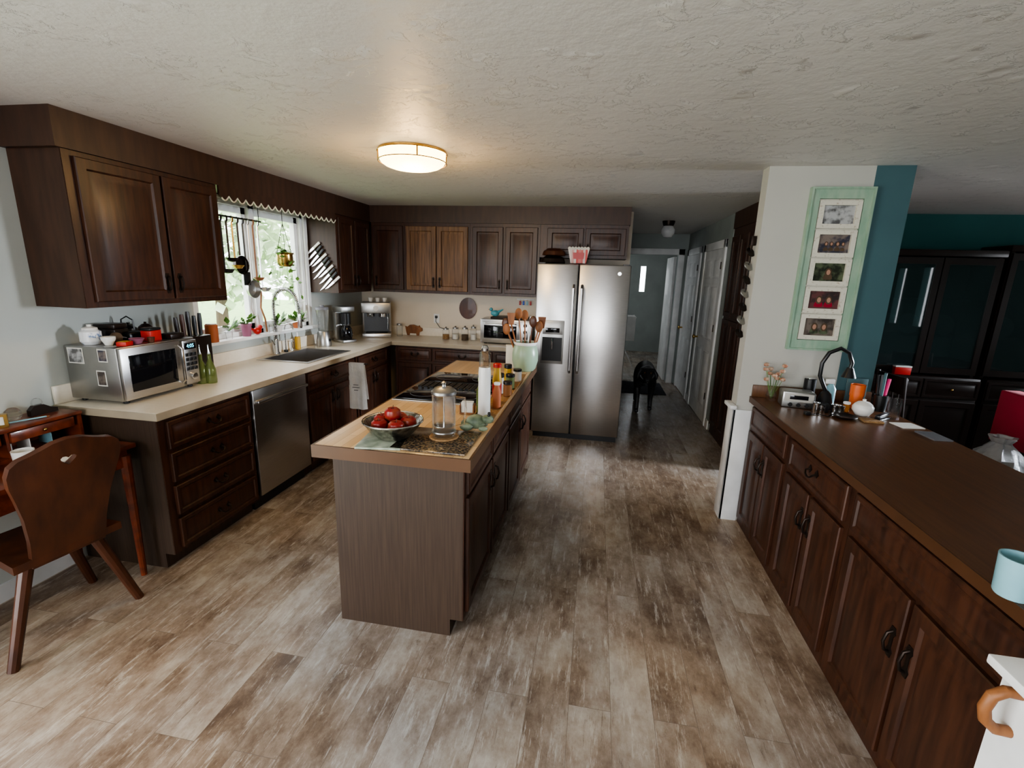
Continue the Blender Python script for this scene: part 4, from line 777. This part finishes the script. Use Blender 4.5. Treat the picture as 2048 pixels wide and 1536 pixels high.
for i in range(9): one('envelope',MB().box(-.04,-.002,0,.04,.002,.055),(PAPER,CERAM,LBLUE)[i%3],lt[i],'letter',(-2.69,1.06+i*.094+(.02 if i in (2,3,6) else 0),.777),0,'letters in the desk pigeonholes')
t=thing('desk_clock','small brass framed clock on top of the desk','clock',(-2.66,1.60,.919),.9); MB().plate([(-.05,0),(.05,0),(.05,.06),(-.05,.06)],[[(-.038,.01),(.038,.01),(.038,.05),(-.038,.05)]],.03).build('case',BRASS,t); MB().box(-.037,.004,.011,.037,.026,.049).build('clock_face',PAPER,t)
t=thing('tape_dispenser','small dark tape dispenser at the far end of the desk top','tape dispenser',(-2.70,1.84,.919),H); MB().plate([(-.06,0),(.06,0),(.06,.02),(.03,.03),(0,.05),(-.04,.05),(-.06,.03)],[],.025).build('dispenser_body',DARKW,t); MB().lathe(cylp(.022,.018),M=Matrix.Translation((-.02,.022,.062))@RX).build('tape_roll',GLASS,t)
for i,(x,y,lb,mm) in enumerate(((-2.50,1.80,'thick red-bound notebook on the desk',DESKW),(-2.45,1.15,'dark closed book on the near side of the desk',DARKW))): t=thing('notebook',lb,'book',(x,y,.7605),.2); MB().box(-.07,-.1,0,.07,.1,.006).box(-.07,-.1,.024,.07,.1,.03).box(-.07,-.1,.006,-.064,.1,.024).build('cover',mm,t); MB().box(-.063,-.096,.0065,.066,.096,.0235).build('pages',PAPER,t)
turned('pen_cup','white enamel cup on the desk','cup',(-2.52,1.60,.7605),[('c',[(0,0),(.035,0),(.04,.07),(.036,.07),(.032,.004),(0,.004)],CERAM)])
t=thing('pencil','blue pencil lying on the desk hutch','pencil',(-2.66,1.72,.924),1.2); MB().tube([(-.08,0,0),(.08,0,0)],.004,6).build('shaft',LBLUE,t); MB().tube([(.0805,0,0),(.095,0,0)],[.004,.0005],6).build('tip',SPOON,t)
one('receipt_pile',MB().box(-.05,-.07,0,.05,.07,.012,.002),PAPER,'small pile of receipts on the desktop edge','papers',(-2.44,1.68,.7605),.5)
turned('glass_ball','clear glass paperweight on the desk hutch','paperweight',(-2.72,1.72,.919),[('c',[(0,0),(.02,.003),(.033,.02),(.03,.045),(.015,.06),(0,.063)],GLASS)])
t=thing('trinket_box','small red lacquered box with lid on the desk hutch','box',(-2.75,1.50,.919),.1); MB().box(-.035,-.05,0,.035,.05,.035,.003).build('box_body',DESKW,t); MB().box(-.037,-.052,.0355,.037,.052,.045,.003).build('lid',DARKW,t)
# ---------------- dining room ----------------
DG=mat('dark_glass',(.02,.03,.03),rough=.02,alpha=.75,ior=1.7)
def hutch(x0,w,label,z1):
    t=thing('china_cabinet',label,'cabinet',(x0,4.98,0))
    m=MB().box(0,.0,0,w,.44,.85,.005).box(0,.10,.85,.03,.44,z1).box(w-.03,.10,.85,w,.44,z1).box(0,.42,.85,w,.44,z1).box(-.02,.07,z1,w+.02,.44,z1+.06,.01)
    for z in (1.2,1.55): m.box(.03,.14,z,w-.03,.42,z+.015)
    m.build('body',DARKW,t)
    for i in (0,1):
        a=.005+i*w/2; d=MB().plate([(a,.87),(a+w/2-.01,.87),(a+w/2-.01,z1-.01),(a,z1-.01)],[[(a+.05,.93),(a+w/2-.06,.93),(a+w/2-.06,z1-.07),(a+.05,z1-.07)]],.02,Matrix.Translation((0,.075,0))).build('door',DARKW,t)
        MB().box(a+.05,.083,.93,a+w/2-.06,.087,z1-.07).build('pane',DG,d)
        MB().rings(a,.08,a+w/2-.01,.62,[(q,r-.001) for q,r in DR]).build('door',DARKW,t); q=MB().rings(a,.65,a+w/2-.01,.83,[(q,r-.001) for q,r in DW]).build('drawer',DARKW,t); MB().ball((a+w/4,-.025,.74),.012).build('knob',BRASS,q)
hutch(2.62,.95,'near-black china cabinet with glass doors beside the blue wall end',1.95); hutch(3.62,.9,'near-black china cabinet at the far right edge of the dining room',2.0)
for i,(x,c) in enumerate(((2.85,DSTEEL),(3.05,LBLUE),(3.35,DSTEEL),(3.85,DSTEEL),(4.15,LBLUE))):
    one('plate',MB().lathe([(0,0),(.06,0),(.10,.012),(.098,.016),(.06,.005),(0,.005)],M=Matrix.Translation((0,0,.10))@Matrix.Rotation(H-.2,4,'X')),c,'%s plate standing behind glass in the %s'%('grey' if c==DSTEEL else 'blue',('left china cabinet, leftmost','left china cabinet','left china cabinet, rightmost','right china cabinet, left door','right china cabinet, right door')[i]),'plate',(x,5.30,1.217),0,'plates in the china cabinets')
t=thing('tin_box','small red and white tin on the china cabinet ledge','tin',(2.92,5.01,.852)); MB().box(-.07,-.02,0,.07,.03,.07,.004).build('tin_body',RED,t); MB().box(-.071,-.021,.071,.071,.031,.085,.003).build('lid',CERAM,t)
t=thing('dining_table','dark dining table beyond the peninsula','table',(3.60,2.75,0)); MB().box(-.1,0,.72,1.2,.95,.75,.005).build('tabletop',DARKW,t)
for x in (-.04,1.14):
    for y in (.06,.89): MB().box(x-.03,y-.03,0,x+.03,y+.03,.72,.004).build('leg',DARKW,t)
def dchair(x,y,rz,label):
    t=thing('dining_chair',label,'chair',(x,y,0),rz,'dark dining chairs')
    MB().box(-.21,-.2,.43,.21,.2,.46,.01).build('seat',DARKW,t)
    for sx in (-.19,.19): MB().tube([(sx,-.18,.43),(sx,-.18,0)],[.018,.014]).build('leg',DARKW,t); MB().tube([(sx,.18,0),(sx,.18,.45),(sx,.23,.95)],.017).build('leg',DARKW,t)
    MB().box(-.19,.20,.80,.19,.235,.94,.008).build('backrest',DARKW,t)
    for k in range(4): MB().tube([(-.12+k*.08,.185,.46),(-.12+k*.08,.215,.80)],.007,6).build('spindle',DARKW,t)
dchair(3.12,3.58,H,'dark dining chair with red garment on its back'); dchair(2.75,4.45,H,'dark dining chair in front of the left china cabinet'); dchair(3.6,4.3,PI,'dark dining chair behind the table near the right china cabinet')
one('red_jacket',MB().box(-.20,.255,.62,.20,.275,.975,.008).box(-.20,.16,.962,.20,.275,.985,.008).box(-.20,.155,.60,.20,.172,.98,.006),REDC,'red jacket draped over a dining chair back','jacket',(3.12,3.58,0),H)
m=MB()
bag=[(0,0),(.09,.005),(.13,.06),(.12,.16),(.07,.22),(.045,.25),(.07,.29),(.05,.29),(.03,.25),(0,.2)]
m.lathe(bag,seg=24)
for v in m.b.verts:
    a=math.atan2(v.co.y,v.co.x); k=1+.14*math.sin(5*a+v.co.z*30)+.08*math.sin(9*a+2); v.co.x*=k; v.co.y*=k
one('white_bag',m,BAGM,'crumpled white bag on the stool below the red jacket','bag',(2.66,3.42,.4515))
t=thing('stool','low dark stool holding the white bag beside the dining chair','stool',(2.66,3.42,0)); MB().lathe(cylp(.15,.03,.42)).build('seat',DARKW,t)
for a in range(4): MB().tube([(.10*math.cos(a*H+.7),.10*math.sin(a*H+.7),.42),(.15*math.cos(a*H+.7),.15*math.sin(a*H+.7),0)],.013).build('leg',DARKW,t)
# ---------------- hall & beyond ----------------
one('runner_rug',MB().box(-.33,-.4,0,.33,.4,.012,.004),mat('dark_rug',(.05,.05,.06),(.02,.02,.03),rough=.95,scale=30),'dark runner rug at the end of the hallway','rug',(.78,7.45,0.001))
t=thing('drying_rack','white metal drying rack with cloth in the far room','drying rack',(.52,9.6,0)); m=MB()
for y in (-.3,.3): m.tube([(-.25,y,0),(.25,y,.95)],.01,6).tube([(.25,y,0),(-.25,y,.95)],.01,6)
for x in (-.25,-.12,0,.12,.25): m.tube([(x,-.3,.95),(x,.3,.95)],.006,6)
m.build('rack_frame',WHITE,t)
one('hanging_cloth',MB().box(-.26,-.22,.0,.22,.15,.012,.004).box(-.26,-.232,-.45,.22,-.22,.012,.004),CLOTH,'white laundry hanging on the drying rack','laundry',(.54,9.45,.958))
def dog():
    Vt=[(0,.28,.47,.085),(0,.05,.46,.095),(0,-.2,.455,.118),(0,-.33,.475,.088),(0,-.43,.49,.066),(0,-.515,.50,.072),(0,-.605,.450,.042),(0,-.655,.425,.032),
        (0,.38,.49,.03),(0,.50,.40,.02),(0,.60,.33,.010)]
    E=[(0,1),(1,2),(2,3),(3,4),(4,5),(5,6),(6,7),(0,8),(8,9),(9,10)]
    for s in (-1,1):
        f=.09 if s>0 else -.07
        b=len(Vt); Vt+=[(s*.075,.25,.38,.068),(s*.085,.16-f*.5,.27,.045),(s*.085,.33-f,.16,.024),(s*.085,.28-f,.035,.024),(s*.085,.225-f,.022,.022)]
        E+=[(0,b),(b,b+1),(b+1,b+2),(b+2,b+3),(b+3,b+4)]
        b=len(Vt); Vt+=[(s*.078,-.22,.36,.055),(s*.082,-.17+f*.3,.27,.036),(s*.078,-.2+f,.13,.026),(s*.078,-.21+f,.035,.025),(s*.078,-.265+f,.022,.023)]
        E+=[(2,b),(b,b+1),(b+1,b+2),(b+2,b+3),(b+3,b+4)]
        b=len(Vt); Vt+=[(s*.068,-.495,.535,.020),(s*.098,-.505,.49,.022),(s*.100,-.51,.44,.010)]; E+=[(5,b),(b,b+1),(b+1,b+2)]
    me=bpy.data.meshes.new('dog_body'); me.from_pydata([v[:3] for v in Vt],E,[]); o=bpy.data.objects.new('dog_body',me); COL.objects.link(o)
    o.modifiers.new('s','SKIN'); sv=me.skin_vertices[0].data
    for i,v in enumerate(Vt): sv[i].radius=(v[3],v[3]); sv[i].use_root=(i==0)
    o.modifiers.new('u','SUBSURF').levels=2
    bpy.context.view_layer.update(); nm=bpy.data.meshes.new_from_object(o.evaluated_get(bpy.context.evaluated_depsgraph_get()))
    bpy.data.objects.remove(o); nm.materials.clear(); nm.materials.append(FUR)
    for p in nm.polygons: p.use_smooth=True
    zmin=min(v.co.z for v in nm.vertices)
    for v in nm.vertices: v.co.z-=zmin
    t=thing('dog','black dog walking toward the camera down the hallway','dog',(.70,6.30,.001),-.06); t.scale=(1.1,1.0,1.12)
    b=bpy.data.objects.new('dog_body',nm); COL.objects.link(b); b.parent=t
    for s in (-1,1): MB().ball((s*.032,-.575,.515),.011).build('eye',BROWNE,t)
    MB().ball((0,-.685,.428),.016,(1,.7,.8)).build('nose',BLACK,t)
    MB().tube([(.080*math.cos(2*PI*i/20),-.385+.01*math.sin(2*PI*i/20),.485+.08*math.sin(2*PI*i/20)) for i in range(20)],.009,6,True).build('collar',GREY,t)
dog()
# ---------------- outside ----------------
tag(MB().box(-30,-10,-.6,-3.2,30,-.501).build('lawn',GRASS),'green lawn outside the kitchen window','lawn',None,'stuff')
def tree(x,y,h,r,label):
    t=thing('tree',label,'tree',(x,y,-.5),0,'trees outside the window'); MB().tube([(0,0,0),(.1,0,h*.5),(0,.1,h*.9)],[.14,.10,.04]).build('trunk',BARK,t)
    m=MB()
    for i in range(1500):
        d=V((random.gauss(0,1),random.gauss(0,1),random.gauss(0,1))).normalized()*r*random.uniform(.6,1); d.z*=1.3
        m.leaf(V((0,0,h*.62))+d,V((random.gauss(0,1),random.gauss(0,1),random.gauss(0,1))),.32,.12)
    m.build('foliage',LEAF,t)
for a in ((-8.5,9.6,5,1.4,'leafy tree outside the window, nearest the left pane'),(-10.5,15.5,6,2.0,'tall leafy tree outside beyond the right pane'),(-7.5,12.8,3.4,1.3,'low leafy tree outside at the right of the window'),(-16,14,7,2.2,'broad tree farthest out beyond the lawn')): tree(*a)
# ---------------- lights ----------------
wd=bpy.data.worlds.new('world'); SC.world=wd; wd.use_nodes=True; bg=wd.node_tree.nodes['Background']; bg.inputs[0].default_value=(.92,.95,1,1); bg.inputs[1].default_value=7.5
def area(name,loc,rot,sx,sy_,e,col,portal=False,spread=180):
    l=bpy.data.lights.new(name,'AREA'); l.shape='RECTANGLE'; l.size=sx; l.size_y=sy_; l.energy=e; l.color=col; l.spread=math.radians(spread)
    o=bpy.data.objects.new(name,l); COL.objects.link(o); o.location=loc; o.rotation_euler=rot
    if portal: l.cycles.is_portal=True
    return o
area('window_portal',(XW-.13,3.635,1.64),(0,-H,0),1.0,1.3,1,(1,1,1),True)
area('patio_door_daylight',(XW-.3,-.7,1.1),(0,-H,0),2.1,2.3,100,(.92,.94,1))
area('rear_window_daylight',(-.65,-2.8,1.45),(H,0,0),2.2,1.3,58,(.93,.95,1))
area('dining_window_daylight',(5.8,3.9,1.7),(0,H-.22,0),.8,.75,60,(.82,.90,1),False,50)
area('far_room_fill',(-1.0,9.8,1.5),(0,-H,0),1.0,1.2,20,(.90,.96,1))  # added fill brightening hall and far room; wall behind it has no opening
def point(name,loc,e,col,r=.05):
    l=bpy.data.lights.new(name,'POINT'); l.energy=e; l.color=col; l.shadow_soft_size=r; o=bpy.data.objects.new(name,l); COL.objects.link(o); o.location=loc
point('ceiling_lamp_bulb',(-1.126,2.86,ZT-.17),17,(1,.62,.24),.08)
